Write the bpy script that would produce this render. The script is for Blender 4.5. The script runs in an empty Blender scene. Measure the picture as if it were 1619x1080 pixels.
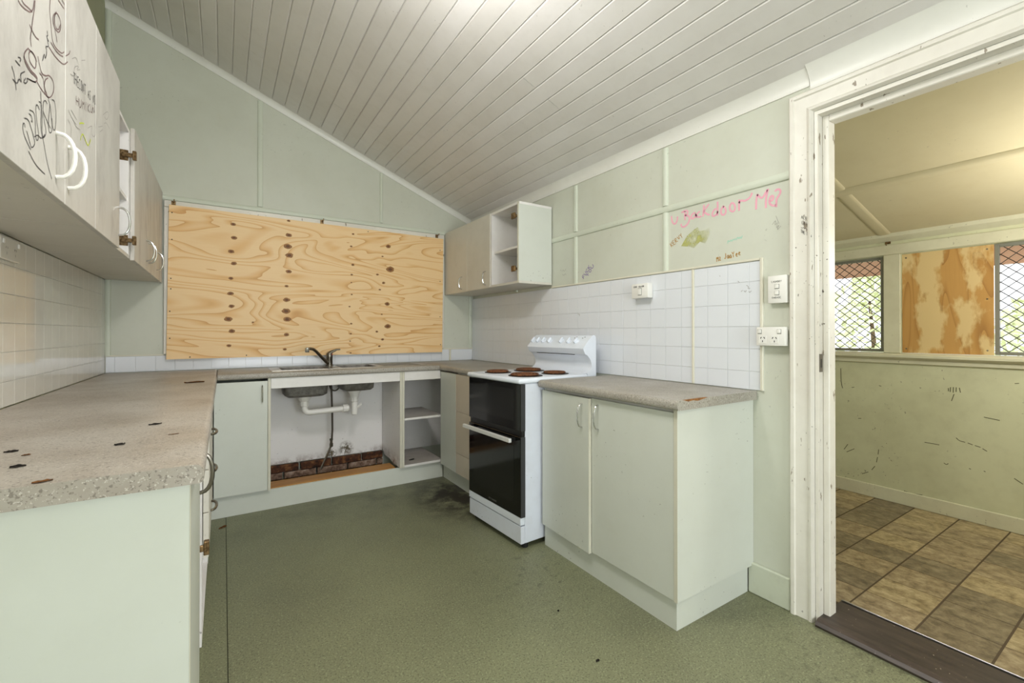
import bpy, bmesh, math, random
from mathutils import Matrix, Vector
random.seed(7)
S = bpy.context.scene
COL = S.collection
R = math.radians

# ---------------------------------------------------------------- camera, world, lights, exposure
cam_d = bpy.data.cameras.new('camera'); cam = bpy.data.objects.new('camera', cam_d); COL.objects.link(cam)
cam_d.sensor_fit = 'HORIZONTAL'; cam_d.sensor_width = 36; cam_d.lens = 36 * 707.457 / 1619
cam_d.shift_y = -17.1 / 1619; cam_d.clip_start = .02
cam.location = (0, 0, 1.158); cam.rotation_euler = (R(90.247), 0, R(-32.826)); S.camera = cam

S.view_settings.view_transform = 'Standard'; S.view_settings.look = 'None'
S.view_settings.gamma = 1; S.view_settings.use_curve_mapping = False
S.view_settings.exposure = 0.08

wd = bpy.data.worlds.new('sky'); S.world = wd; wd.use_nodes = True
P_REAR, P_SIDE, P_LAUNDRY_FILL, P_DOWN, P_PT, P_SKY = 52, 14, 28, 15, 25, 2.0
bg = wd.node_tree.nodes['Background']; bg.inputs[0].default_value = (.94, .98, 1.0, 1); bg.inputs[1].default_value = P_SKY

def area(name, loc, rot, sx, sy, power, col=(.90, .96, 1.0), portal=False):
    d = bpy.data.lights.new(name, 'AREA'); d.shape = 'RECTANGLE'; d.size = sx; d.size_y = sy; d.energy = power; d.color = col
    d.cycles.is_portal = portal
    o = bpy.data.objects.new(name, d); COL.objects.link(o); o.location = loc; o.rotation_euler = rot
    return o
area('rear_fill_light', (.75, -2.44, 1.15), (R(90), 0, 0), 1.6, 1.2, P_REAR)  # fill light added behind the camera, no window known there
area('side_fill_light', (-.70, -1.2, 1.45), (0, R(-90), 0), 1.1, 1.4, P_SIDE)  # second added fill, shining in through an invented opening on the left
ll_d = bpy.data.lights.new('laundry_fill_light', 'POINT'); ll_d.energy = P_LAUNDRY_FILL; ll_d.shadow_soft_size = .12; ll_d.color = (1, .95, .86)  # unseen point light added to brighten the laundry
ll_o = bpy.data.objects.new('laundry_fill_light', ll_d); COL.objects.link(ll_o); ll_o.location = (3.1, .05, 1.55)
area('laundry_window_portal', (3.96, 1.58, 1.355), (0, R(90), 0), .66, .73, 1, portal=True)
area('laundry_window_portal', (3.96, .24, 1.355), (0, R(90), 0), .66, .88, 1, portal=True)
area('downward_fill_light', (.5, .8, 2.62), (0, 0, 0), .5, .5, P_DOWN, (1, .97, .95))  # soft fill panel added above the view, no fitting there
fill_d = bpy.data.lights.new('kitchen_fill_light', 'POINT'); fill_d.energy = P_PT; fill_d.shadow_soft_size = .10; fill_d.color = (1, .985, .97)  # added point fill that evens out the kitchen, not a real lamp
fill_o = bpy.data.objects.new('kitchen_fill_light', fill_d); COL.objects.link(fill_o); fill_o.location = (.52, 1.36, 2.40)

# ---------------------------------------------------------------- helpers
def lin(c):
    c = c / 255
    return c / 12.92 if c <= .04045 else ((c + .055) / 1.055) ** 2.4
def rgb(r, g, b): return (lin(r), lin(g), lin(b), 1)

class NT:
    def __init__(s, name):
        s.m = bpy.data.materials.new(name); s.m.use_nodes = True; s.t = s.m.node_tree
        s.b = s.t.nodes['Principled BSDF']; s._co = None
    def n(s, typ, **kw):
        nd = s.t.nodes.new(typ)
        for k, v in kw.items():
            if k.startswith('i_'):
                key = k[2:].replace('_', ' '); nd.inputs[key].default_value = v
            else: setattr(nd, k, v)
        return nd
    def l(s, a, b): s.t.links.new(a, b)
    def co(s, scale=(1, 1, 1), loc=(0, 0, 0)):
        if s._co is None: s._co = s.n('ShaderNodeNewGeometry')
        mp = s.n('ShaderNodeMapping'); mp.inputs['Scale'].default_value = scale; mp.inputs['Location'].default_value = loc
        s.l(s._co.outputs['Position'], mp.inputs[0]); return mp.outputs[0]
    def noise(s, sc, det=3, rough=.55, scale=(1, 1, 1), loc=(0, 0, 0), dist=0):
        nd = s.n('ShaderNodeTexNoise'); nd.inputs['Scale'].default_value = sc; nd.inputs['Detail'].default_value = det
        nd.inputs['Roughness'].default_value = rough; nd.inputs['Distortion'].default_value = dist
        s.l(s.co(scale, loc), nd.inputs['Vector']); return nd.outputs['Fac']
    def ramp(s, fac, stops):
        r = s.n('ShaderNodeValToRGB'); e = r.color_ramp.elements
        while len(e) < len(stops): e.new(.5)
        for k, (p, c) in enumerate(stops):
            e[k].position = p; e[k].color = c if len(c) == 4 else (*c, 1)
        s.l(fac, r.inputs[0]); return r.outputs[0]
    def mask(s, fac, a, b): return s.ramp(fac, [(a, (0, 0, 0)), (b, (1, 1, 1))])
    def mix(s, fac, a, b, mode='MIX'):
        m = s.n('ShaderNodeMix', data_type='RGBA', blend_type=mode)
        for v, i in ((fac, 0), (a, 6), (b, 7)):
            if isinstance(v, (int, float)): m.inputs[i].default_value = v
            elif isinstance(v, tuple): m.inputs[i].default_value = v
            else: s.l(v, m.inputs[i])
        return m.outputs[2]
    def mul(s, a, b):
        m = s.n('ShaderNodeMath', operation='MULTIPLY')
        for v, i in ((a, 0), (b, 1)):
            if isinstance(v, (int, float)): m.inputs[i].default_value = v
            else: s.l(v, m.inputs[i])
        return m.outputs[0]
    def near(s, p, r, squash=(1, 1, 1)):
        # 1 at point p falling to 0 at distance r
        mp = s.co(tuple(squash), tuple(-a * q for a, q in zip(p, squash)))
        ln = s.n('ShaderNodeVectorMath', operation='LENGTH'); s.l(mp, ln.inputs[0])
        mr = s.n('ShaderNodeMapRange'); mr.inputs[1].default_value = 0; mr.inputs[2].default_value = r
        mr.inputs[3].default_value = 1; mr.inputs[4].default_value = 0; s.l(ln.outputs['Value'], mr.inputs[0]); return mr.outputs[0]
    def bump(s, h, st=.2, d=.002):
        b = s.n('ShaderNodeBump'); b.inputs['Strength'].default_value = st; b.inputs['Distance'].default_value = d
        s.l(h, b.inputs['Height']); s.l(b.outputs[0], s.b.inputs['Normal'])
    def done(s, col, rough=.5, metal=0, spec=None):
        if isinstance(col, tuple): s.b.inputs['Base Color'].default_value = col
        else: s.l(col, s.b.inputs['Base Color'])
        if isinstance(rough, (int, float)): s.b.inputs['Roughness'].default_value = rough
        else: s.l(rough, s.b.inputs['Roughness'])
        s.b.inputs['Metallic'].default_value = metal
        if spec is not None: s.b.inputs['Specular IOR Level'].default_value = spec
        return s.m

def paint(name, c, rough=.5, grime=.12, gcol=(110, 102, 80), speck=.0, chips=None, gs=2.2, off=(0, 0, 0), bump=.05):
    t = NT(name); col = rgb(*c)
    g = t.mask(t.noise(gs, 5, .62, loc=off), .42, .78)
    col = t.mix(t.mul(g, grime * 2.2), col, rgb(*gcol))
    g2 = t.mask(t.noise(14, 4, .65, loc=off), .5, .8)
    col = t.mix(t.mul(g2, grime * .8), col, rgb(*gcol))
    if speck:
        s1 = t.mask(t.noise(70, 2, .5, loc=off), .70, .73); s2 = t.mask(t.noise(2.6, 2, .5, loc=(3 + off[0], 1, 2)), .5, .6)
        col = t.mix(t.mul(t.mul(s1, s2), speck), col, rgb(70, 58, 38))
    if chips:
        s1 = t.mask(t.noise(36, 3, .6, scale=(1, 1, .35), loc=(5, 2, 9)), .665, .69)
        col = t.mix(t.mul(s1, .8), col, rgb(*chips))
    h = t.noise(90, 2, .5); t.bump(h, bump, .0015)
    return t.done(col, rough)

def plain(name, c, rough=.45, metal=0, spec=None): return NT(name).done(rgb(*c), rough, metal, spec)

M = {}
M['wall'] = paint('pale green wall paint', (207, 209, 195), .55, .07, (150, 146, 112), .22)
M['wall_laundry'] = paint('laundry green wall paint', (216, 218, 186), .55, .14, (132, 126, 84), .7, off=(4, 4, 4))
M['left_wall'] = paint('olive green wall paint', (170, 172, 140), .55, .1)
M['batten'] = paint('pale green batten paint', (210, 215, 199), .45, .06, (150, 146, 112), .3)
M['ceil'] = paint('warm white ceiling paint', (224, 221, 217), .45, .10, (150, 140, 118), .25, gs=1.3)
M['ceil_b'] = paint('warm white ceiling paint lighter', (227, 224, 221), .45, .12, (150, 140, 118), .25, gs=1.1, off=(7, 3, 1))
M['groove'] = plain('dusty board groove', (176, 168, 152), .8)
M['trim'] = paint('white trim gloss', (232, 231, 224), .35, .06, (150, 140, 120), .3)
M['trim_worn'] = paint('chipped white door trim', (230, 226, 216), .4, .12, (150, 136, 112), .9, (112, 92, 62), off=(2, 6, 1))
M['skirt'] = paint('chipped pale green skirting', (206, 210, 192), .45, .16, (120, 108, 84), .9, (96, 84, 60))
M['laundry_ceil'] = paint('cream laundry ceiling', (214, 205, 172), .5, .08, (170, 150, 100), .2)
M['laundry_trim'] = paint('cream laundry trim', (222, 221, 196), .45, .12, (140, 124, 86), .5)
M['tile'] = NT('glossy white wall tile').done(rgb(228, 231, 236), .14)
t = NT('greasy white wall tile'); g = t.mask(t.noise(1.6, 4, .6, scale=(1, 1, 2)), .35, .75)
M['tile_left'] = t.done(t.mix(t.mul(g, .35), rgb(222, 221, 214), rgb(176, 168, 146)), .07)
M['grout'] = plain('pale grout', (230, 229, 226), .6)
M['grout_left'] = plain('greyed grout', (236, 235, 230), .5)
M['edging'] = plain('cream tile edging', (222, 218, 200), .4)
M['cab'] = paint('pale mint laminate', (211, 214, 205), .4, .06, (160, 156, 130), .5)
M['cab_edge'] = paint('cream laminate edge', (214, 211, 194), .45, .1, (150, 134, 96), .3)
M['cab_grey'] = paint('soft grey-beige laminate', (214, 210, 199), .42, .1, (150, 142, 124), .3)
M['cab_white'] = paint('white melamine', (236, 233, 230), .4, .1, (150, 136, 112), .5)
M['cab_beige'] = paint('pinkish beige laminate', (208, 196, 178), .35, .06)
M['shelf_dirty'] = paint('dusty melamine shelf', (196, 190, 184), .5, .3, (120, 106, 86), 1)
t = NT('grubby overhead door laminate')
g = t.mask(t.noise(5.5, 6, .7, scale=(1, 1, .55), loc=(1, 8, 3)), .48, .80); g2 = t.mask(t.noise(16, 5, .7, scale=(1, 1, .4), loc=(4, 4, 0)), .55, .85)
c = t.mix(t.mul(g, .5), rgb(196, 193, 186), rgb(112, 104, 98)); c = t.mix(t.mul(g2, .35), c, rgb(104, 92, 86))
M['cab_grubby'] = t.done(c, .42)
t = NT('smeared overhead door laminate')
g = t.mask(t.noise(9, 6, .7, scale=(1, 1, .28), loc=(11, 2, 3)), .48, .72)
M['cab_smear'] = t.done(t.mix(t.mul(g, .55), rgb(208, 204, 196), rgb(132, 120, 110)), .42)
# rot-stained melamine
t = NT('water-stained melamine')
sep = t.n('ShaderNodeSeparateXYZ'); t.l(t.co(), sep.inputs[0])
mr = t.n('ShaderNodeMapRange'); mr.inputs[1].default_value = .15; mr.inputs[2].default_value = .235; mr.inputs[3].default_value = 1; mr.inputs[4].default_value = 0
t.l(sep.outputs[2], mr.inputs[0])
f = t.mul(mr.outputs[0], t.mask(t.noise(14, 5, .7), .44, .62))
c = t.mix(t.mul(f, .9), rgb(238, 235, 233), rgb(106, 66, 30))
c = t.mix(t.mul(t.mask(t.noise(60, 3), .70, .73), .5), c, rgb(96, 76, 56))
for pp, rr in (((.83, 3.752, .225), .07), ((.72, 3.752, .20), .05)): c = t.mix(t.mul(t.mul(t.near(pp, rr), t.mask(t.noise(45, 5, .7), .40, .55)), 1.6), c, rgb(96, 84, 62))
M['melamine_rot'] = t.done(c, .45)

# speckled laminate bench
def bench_mat(name, base, stain, amt):
    t = NT(name)
    c = rgb(*base)
    g = t.mask(t.noise(3.2, 6, .65), .40, .72); c = t.mix(t.mul(g, amt), c, rgb(*stain))
    s1 = t.mask(t.noise(185, 2, .5), .58, .64); c = t.mix(t.mul(s1, .55), c, rgb(92, 84, 74))
    s2 = t.mask(t.noise(200, 2, .5, loc=(5, 5, 5)), .62, .67); c = t.mix(t.mul(s2, .5), c, rgb(226, 221, 212))
    s3 = t.mask(t.noise(46, 4, .6, loc=(2, 1, 7)), .70, .74); c = t.mix(t.mul(s3, .6), c, rgb(86, 64, 44))
    r = t.ramp(t.noise(4, 4, .6), [(.3, (.30, .30, .30)), (.7, (.52, .52, .52))])
    return t.done(c, r)
M['bench'] = bench_mat('speckled grey laminate', (166, 161, 151), (128, 116, 100), .55)
M['bench_left'] = bench_mat('stained beige speckled laminate', (176, 169, 159), (132, 116, 98), .6)

# floor vinyl
t = NT('green speckled sheet vinyl')
c = t.mix(t.mask(t.noise(1.3, 5, .6), .38, .72), rgb(128, 130, 100), rgb(112, 113, 88))
c = t.mix(t.mul(t.mask(t.noise(150, 2, .5), .54, .64), .6), c, rgb(74, 76, 56))
c = t.mix(t.mul(t.mask(t.noise(140, 2, .5, loc=(9, 1, 2)), .58, .66), .5), c, rgb(166, 174, 138))
st = t.mul(t.near((1.42, 2.86, 0), .62, (1.5, 1, 1)), t.mask(t.noise(7, 6, .72), .36, .56)); c = t.mix(t.mul(st, 1.7), c, rgb(40, 34, 26))
st = t.mul(t.near((.9, 3.25, 0), 1.0, (.8, 1.6, 1)), t.mask(t.noise(5, 6, .7, loc=(3, 3, 0)), .42, .68)); c = t.mix(t.mul(st, .7), c, rgb(62, 58, 42))
st = t.mul(t.near((1.3, 1.75, 0), .5), t.mask(t.noise(20, 5, .7), .55, .66)); c = t.mix(t.mul(st, .6), c, rgb(58, 58, 42))
st = t.mul(t.near((1.9, .55, 0), .8, (1.6, 1, 1)), t.mask(t.noise(26, 5, .7, loc=(1, 0, 0)), .52, .66)); c = t.mix(t.mul(st, .6), c, rgb(52, 48, 34))
t.bump(t.noise(300, 2), .12, .001)
M['vinyl'] = t.done(c, .46)
M['seam'] = plain('dark vinyl seam', (58, 60, 44), .8)

# laundry tile
def laundry_tile(k, a, b, d):
    t = NT('marbled brown floor tile %s' % k)
    c = t.ramp(t.noise(17, 9, .76, scale=(1.1, .85, 1), loc=(k * 3.1, k, 0), dist=.25), [(.36, rgb(*a)), (.5, rgb(*b)), (.66, rgb(*d))])
    c = t.mix(t.mul(t.mask(t.noise(40, 4, .6), .6, .75), .4), c, rgb(86, 70, 44))
    return t.done(c, .33)
LT = [laundry_tile(1, (104, 88, 64), (152, 134, 104), (188, 172, 140)), laundry_tile(2, (88, 76, 58), (126, 112, 88), (160, 146, 118)), laundry_tile(3, (116, 98, 68), (166, 148, 112), (200, 184, 148))]
M['joint'] = plain('dark floor tile joint', (88, 74, 56), .8)

# plywood
def ply_mat(name, light, mid, dark, axis, seed, damp=False):
    t = NT(name)
    sc = [2.6, 2.6, 2.6]; sc[axis] = .5
    n1 = t.noise(1.5, 2, .45, scale=tuple(sc), loc=(seed, seed * 2, seed), dist=1.1)
    mulv = t.n('ShaderNodeMath', operation='MULTIPLY'); t.l(n1, mulv.inputs[0]); mulv.inputs[1].default_value = 13
    fr = t.n('ShaderNodeMath', operation='FRACT'); t.l(mulv.outputs[0], fr.inputs[0])
    c = t.ramp(fr.outputs[0], [(.0, rgb(*light)), (.55, rgb(*light)), (.88, rgb(*mid)), (1, rgb(*dark))])
    fs = [46, 46, 46]; fs[axis] = 2.2
    c = t.mix(t.mul(t.mask(t.noise(2, 4, .6, scale=tuple(fs)), .5, .85), .2), c, rgb(*dark))
    c = t.mix(t.mul(t.mask(t.noise(2.5, 3, .5, loc=(seed, 1, 4)), .5, .8), .3), c, rgb(*mid))
    if damp:
        c = t.mix(t.mul(t.mask(t.noise(5.5, 5, .55, scale=(1, 1.5, .7), loc=(3.3, 2.2, .4)), .44, .52), .9), rgb(222, 196, 142), c)
    return t.done(c, .5)
M['ply'] = ply_mat('pine plywood', (244, 210, 158), (234, 188, 126), (214, 158, 94), 0, 2.3)
M['ply_damp'] = ply_mat('damp-stained plywood', (196, 148, 80), (180, 130, 62), (160, 110, 50), 2, 5.1, True)
M['ply_edge'] = plain('plywood edge', (196, 140, 74), .7)
t = NT('pine knot'); M['knot'] = t.done(t.ramp(t.noise(120, 3), [(.3, rgb(130, 86, 40)), (.7, rgb(172, 118, 60))]), .55)
M['knot_dark'] = plain('dark knot heart', (104, 64, 28), .6)
t = NT('honey timber plank'); M['plank'] = t.done(t.ramp(t.noise(3, 5, .6, scale=(1, 12, 12)), [(.3, rgb(150, 98, 34)), (.7, rgb(192, 138, 62))]), .5)
t = NT('mouldy brown brick'); M['brick'] = t.done(t.ramp(t.noise(24, 6, .7), [(.34, rgb(30, 18, 12)), (.52, rgb(84, 48, 26)), (.74, rgb(150, 104, 62))]), .9)
t = NT('pale dusty brick'); M['brick2'] = t.done(t.ramp(t.noise(24, 6, .7, loc=(3, 0, 0)), [(.34, rgb(74, 52, 40)), (.5, rgb(140, 112, 94)), (.7, rgb(190, 168, 152))]), .9)
M['soil'] = plain('dark subfloor', (38, 28, 20), .95)
t = NT('worn dark timber threshold')
c = t.ramp(t.noise(5, 6, .65, scale=(6, 1, 6)), [(.3, rgb(42, 35, 31)), (.7, rgb(78, 66, 58))]); c = t.mix(t.mask(t.noise(60, 3, .6), .70, .74), c, rgb(190, 176, 158))
M['threshold'] = t.done(c, .42)
M['alu'] = NT('brushed aluminium').done(rgb(190, 190, 186), .35, 1)
M['pale_alu'] = NT('pale satin aluminium').done(rgb(226, 226, 224), .4, .3)
M['alu_dark'] = NT('weathered aluminium frame').done(rgb(150, 150, 142), .45, .6)
M['chrome'] = NT('chrome').done(rgb(214, 214, 212), .14, 1)
M['chrome_dull'] = NT('tarnished chrome').done(rgb(132, 126, 116), .28, 1)
t = NT('dull stainless steel'); M['steel'] = t.done(t.ramp(t.noise(20, 5, .7), [(.3, rgb(150, 146, 138)), (.7, rgb(196, 192, 184))]), .3, 1)
t = NT('grey sink underside'); M['sink_under'] = t.done(t.ramp(t.noise(30, 5, .7), [(.3, rgb(92, 88, 82)), (.7, rgb(142, 138, 132))]), .55, .4)
M['handle_white'] = paint('white painted handle', (240, 238, 230), .4, .05)
t = NT('rusty bronze hinge'); M['hinge'] = t.done(t.ramp(t.noise(90, 3), [(.3, rgb(70, 50, 30)), (.7, rgb(160, 132, 92))]), .4, .8)
M['pvc'] = plain('white pvc pipe', (234, 231, 226), .3)
M['hose'] = NT('braided hose').done(rgb(96, 88, 80), .4, .6)
M['rubber'] = plain('black rubber', (20, 20, 20), .7)
M['enamel'] = paint('white stove enamel', (230, 236, 246), .22, .04, (170, 160, 140), .2, bump=0)
M['enamel_dirty'] = paint('soiled white stove enamel', (224, 229, 240), .3, .1, (150, 132, 104), .9, off=(1, 1, 1), bump=0)
M['glass_black'] = NT('black oven glass').done(rgb(8, 8, 9), .06)
M['glass_window'] = NT('smoked oven window').done(rgb(22, 22, 22), .1)
M['door_side'] = NT('dark oven door edge').done(rgb(70, 70, 72), .35, .4)
M['black'] = plain('black enamel', (16, 16, 16), .35)
t = NT('rusted hotplate coil'); M['coil'] = t.done(t.ramp(t.noise(70, 4, .7), [(.3, rgb(58, 40, 28)), (.55, rgb(112, 66, 34)), (.8, rgb(158, 96, 48))]), .8)
M['drip'] = plain('blackened drip bowl', (40, 34, 30), .5)
M['plastic'] = plain('white switch plastic', (238, 236, 230), .3)
M['plastic_in'] = plain('grey switch recess', (150, 148, 142), .5)
M['ink_black'] = plain('black marker ink', (70, 66, 66), .6)
M['ink_faint'] = plain('faint pen marks', (150, 146, 140), .6)
M['ink_brown'] = plain('plum brown crayon', (116, 94, 92), .7)
M['ink_pink'] = plain('pink marker', (236, 170, 188), .6)
M['ink_teal'] = plain('pale teal marker', (164, 212, 192), .6)
M['ink_gold'] = plain('ochre paint pen', (178, 130, 44), .5)
M['ink_purple'] = plain('purple marker', (112, 70, 160), .6)
M['ink_lime'] = plain('lime highlighter', (192, 204, 70), .6)
M['ink_text'] = plain('printed grey text', (96, 94, 90), .6)
M['ink_logo'] = plain('silver printed logo', (120, 120, 116), .5)
M['ink_scuff'] = plain('dark scuff', (92, 92, 62), .7)
t = NT('olive smear')
f = t.mul(t.mask(t.noise(16, 5, .65, loc=(2, 2, 2)), .30, .60), t.mask(t.near((1.994, 1.415, 1.643), .14, (1, 1.15, 1.7)), .05, .6)); t.l(t.mul(f, .85), t.b.inputs['Alpha']); M['smear'] = t.done(rgb(190, 190, 96), .6)
t = NT('dry leaf'); M['leaf'] = t.done(t.ramp(t.noise(60, 3), [(.3, rgb(92, 56, 24)), (.7, rgb(168, 112, 54))]), .7)
M['debris'] = plain('black grit', (34, 28, 22), .9)
M['eave'] = plain('salmon pink fascia', (226, 178, 158), .6)
M['ground'] = plain('outdoor grass', (176, 172, 150), .9)
t = NT('foliage with painted sunlight'); M['foliage'] = t.done(t.ramp(t.noise(9, 3), [(.3, rgb(206, 216, 150)), (.7, rgb(246, 248, 222))]), .6)  # sunlit brightness painted into the pale leaf colour
M['bark'] = plain('bark', (120, 100, 80), .9)
M['screen_wire'] = plain('dark security mesh', (44, 40, 34), .5)
t = NT('window glass'); tb = t.n('ShaderNodeBsdfTransparent'); gl = t.n('ShaderNodeBsdfGlossy'); gl.inputs['Roughness'].default_value = .03; mx = t.n('ShaderNodeMixShader'); mx.inputs[0].default_value = .05
t.l(tb.outputs[0], mx.inputs[1]); t.l(gl.outputs[0], mx.inputs[2]); t.l(mx.outputs[0], t.t.nodes['Material Output'].inputs[0]); M['glass'] = t.m

W = {}
def world(o): return W.get(o.name, Matrix.Identity(4))
def tag(o, label=None, cat=None, group=None, kind=None):
    for k, v in (('label', label), ('category', cat), ('group', group), ('kind', kind)):
        if v: o[k] = v
    return o
def root(name, loc, label=None, cat=None, group=None, kind=None, rz=0):
    o = bpy.data.objects.new(name, None); COL.objects.link(o); o.empty_display_size = .1
    o.location = loc; o.rotation_euler = (0, 0, rz); W[o.name] = Matrix.Translation(loc) @ Matrix.Rotation(rz, 4, 'Z')
    return tag(o, label, cat, group, kind)
def obj(name, bm, mat, parent=None, local=False, smooth=False):
    if parent and not local: bm.transform(world(parent).inverted())
    bmesh.ops.recalc_face_normals(bm, faces=bm.faces)
    me = bpy.data.meshes.new(name); bm.to_mesh(me); bm.free()
    o = bpy.data.objects.new(name, me); COL.objects.link(o)
    for m in (mat if isinstance(mat, (list, tuple)) else [mat]): me.materials.append(M[m] if isinstance(m, str) else m)
    if smooth:
        for p in me.polygons: p.use_smooth = True
        try: me.set_sharp_from_angle(angle=R(40))
        except Exception: pass
    if parent: o.parent = parent; W[o.name] = world(parent)
    return o
def bx(bm, x0, x1, y0, y1, z0, z1, bev=0, seg=1):
    b2 = bmesh.new(); bmesh.ops.create_cube(b2, size=1)
    b2.transform(Matrix.Translation(((x0 + x1) / 2, (y0 + y1) / 2, (z0 + z1) / 2)) @ Matrix.Diagonal((abs(x1 - x0), abs(y1 - y0), abs(z1 - z0), 1)))
    if bev: bmesh.ops.bevel(b2, geom=b2.edges[:], offset=bev, segments=seg, profile=.5, affect='EDGES')
    me = bpy.data.meshes.new('t'); b2.to_mesh(me); b2.free(); bm.from_mesh(me); bpy.data.meshes.remove(me); return bm
def box(name, x0, x1, y0, y1, z0, z1, mat, parent=None, bev=0, seg=1, local=False, smooth=False):
    return obj(name, bx(bmesh.new(), x0, x1, y0, y1, z0, z1, bev, seg), mat, parent, local, smooth)
def prism(bm, prof, axis, a, b):
    # prof: 2D points in the two other axes (order x,y,z without axis), extruded along axis from a to b
    def P(p, t):
        if axis == 0: return (t, p[0], p[1])
        if axis == 1: return (p[0], t, p[1])
        return (p[0], p[1], t)
    A = [bm.verts.new(P(p, a)) for p in prof]; B = [bm.verts.new(P(p, b)) for p in prof]; n = len(prof)
    bm.faces.new(A); bm.faces.new(B[::-1])
    for i in range(n): bm.faces.new((A[i], A[(i + 1) % n], B[(i + 1) % n], B[i]))
    return bm
def tube(bm, pts, r, n=8, cap=True):
    pts = [Vector(p) for p in pts]; rings = []; prev = None
    rs = r if isinstance(r, (list, tuple)) else [r] * len(pts)
    for i, p in enumerate(pts):
        d = (pts[min(i + 1, len(pts) - 1)] - pts[max(i - 1, 0)]).normalized()
        if prev is None:
            u = d.orthogonal().normalized()
        else:
            u = (prev - d * prev.dot(d)); u = u.normalized() if u.length > 1e-6 else d.orthogonal().normalized()
        prev = u; v = d.cross(u)
        rings.append([bm.verts.new(p + (u * math.cos(2 * math.pi * k / n) + v * math.sin(2 * math.pi * k / n)) * rs[i]) for k in range(n)])
    for a, b in zip(rings, rings[1:]):
        for k in range(n): bm.faces.new((a[k], a[(k + 1) % n], b[(k + 1) % n], b[k]))
    if cap: bm.faces.new(rings[0][::-1]); bm.faces.new(rings[-1])
    return bm
def lathe(bm, prof, c, n=20, axis='Z'):
    rings = []
    for r, z in prof:
        ring = []
        for k in range(n):
            a = 2 * math.pi * k / n; p = (r * math.cos(a), r * math.sin(a), z)
            if axis == 'X': p = (z, p[0], p[1])
            if axis == 'Y': p = (p[0], z, p[1])
            ring.append(bm.verts.new((c[0] + p[0], c[1] + p[1], c[2] + p[2])))
        rings.append(ring)
    for a, b in zip(rings, rings[1:]):
        for k in range(n): bm.faces.new((a[k], a[(k + 1) % n], b[(k + 1) % n], b[k]))
    bm.faces.new(rings[0][::-1]); bm.faces.new(rings[-1]); return bm

# ---- pen strokes: ribbons of ink lying on a surface of constant X (points are (y, z) in metres)
def ribbon(bm, st, w, X, sgn):
    P = [Vector((0, y, z)) for y, z in st]
    if len(P) < 2: return
    # smooth by Chaikin
    for _ in range(2):
        Q = [P[0]]
        for a, b in zip(P, P[1:]): Q += [a * .75 + b * .25, a * .25 + b * .75]
        P = Q + [P[-1]]
    L, Rr = [], []
    for i, p in enumerate(P):
        d = P[min(i + 1, len(P) - 1)] - P[max(i - 1, 0)]
        if d.length < 1e-9: d = Vector((0, 1, 0))
        nrm = Vector((0, -d.z, d.y)).normalized() * w / 2
        o = Vector((X + sgn * .0008, 0, 0)); L.append(bm.verts.new(p + nrm + o)); Rr.append(bm.verts.new(p - nrm + o))
    for i in range(len(P) - 1): bm.faces.new((L[i], L[i + 1], Rr[i + 1], Rr[i]))
def ink(name, strokes, w, X, sgn, mat, parent, label=None):
    bm = bmesh.new()
    for s in strokes: ribbon(bm, s, w, X, sgn)
    o = obj(name, bm, mat, parent); o['kind'] = 'stuff'
    if label: o['label'] = label
    return o
FONT = {
 'A': '0,0 .5,1 1,0|.2,.4 .8,.4', 'B': '0,0 0,1 .7,1 .8,.75 .6,.52 0,.52|.6,.52 1,.3 .8,0 0,0', 'C': '.95,.85 .6,1 .15,.8 0,.45 .2,.1 .6,0 .95,.15',
 'D': '0,0 0,1 .6,.95 1,.5 .6,.05 0,0', 'E': '1,1 0,1 0,0 1,0|0,.5 .8,.5', 'F': '1,1 0,1 0,0|0,.5 .8,.5', 'G': '.95,.85 .5,1 .05,.7 .05,.3 .5,0 .95,.2 .95,.5 .6,.5',
 'H': '0,0 0,1|1,0 1,1|0,.5 1,.5', 'I': '.5,0 .5,1', 'J': '.9,1 .8,.3 .5,0 .1,.2', 'K': '0,0 0,1|.95,1 0,.45 1,0', 'L': '0,1 0,0 .9,0', 'M': '0,0 .1,1 .5,.4 .9,1 1,0',
 'N': '0,0 0,1 1,0 1,1', 'O': '.5,1 .08,.8 .05,.2 .5,0 .92,.2 .92,.8 .5,1', 'R': '0,0 0,1 .8,.95 .85,.65 0,.5 1,0', 'S': '.95,.85 .5,1 .1,.78 .5,.52 .92,.25 .5,0 .05,.15',
 'T': '0,1 1,1|.5,1 .5,0', 'U': '0,1 .05,.2 .5,0 .95,.2 1,1', 'V': '0,1 .5,0 1,1', 'W': '0,1 .25,0 .5,.7 .75,0 1,1', 'Y': '0,1 .5,.5 1,1|.5,.5 .5,0', 'Z': '0,1 1,1 0,0 1,0',
 'a': '.9,.55 .5,.65 .1,.4 .3,0 .8,.2 .9,.6 .95,0', 'e': '.1,.35 .9,.4 .6,.65 .15,.45 .2,.1 .9,.05', 'z': '.1,.6 .9,.6 .1,0 .9,0', ' ': '', "'": '.5,1 .4,.8'}
def text_strokes(s, p0, p1, h, lean=0, jit=0):
    # string laid from p0 to p1 (y,z), letter height h measured perpendicular-ish (up in z)
    d = Vector((p1[0] - p0[0], p1[1] - p0[1])); n = len(s); cw = d / n; up = Vector((0, h)) if lean is None else Vector((-d.y, d.x)).normalized() * h * (1 if d.x * 0 + 1 else 1)
    if lean is not None and up.y < 0: up = -up
    out = []
    for i, ch in enumerate(s):
        o = Vector(p0) + cw * i + Vector((random.uniform(-jit, jit), random.uniform(-jit, jit)))
        for stx in filter(None, FONT.get(ch, '').split('|')):
            st = []
            for q in stx.split(' '):
                a, b = map(float, q.split(',')); v = o + cw * (a * .74) + up * b; st.append((v.x, v.y))
            out.append(st)
    return out
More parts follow.
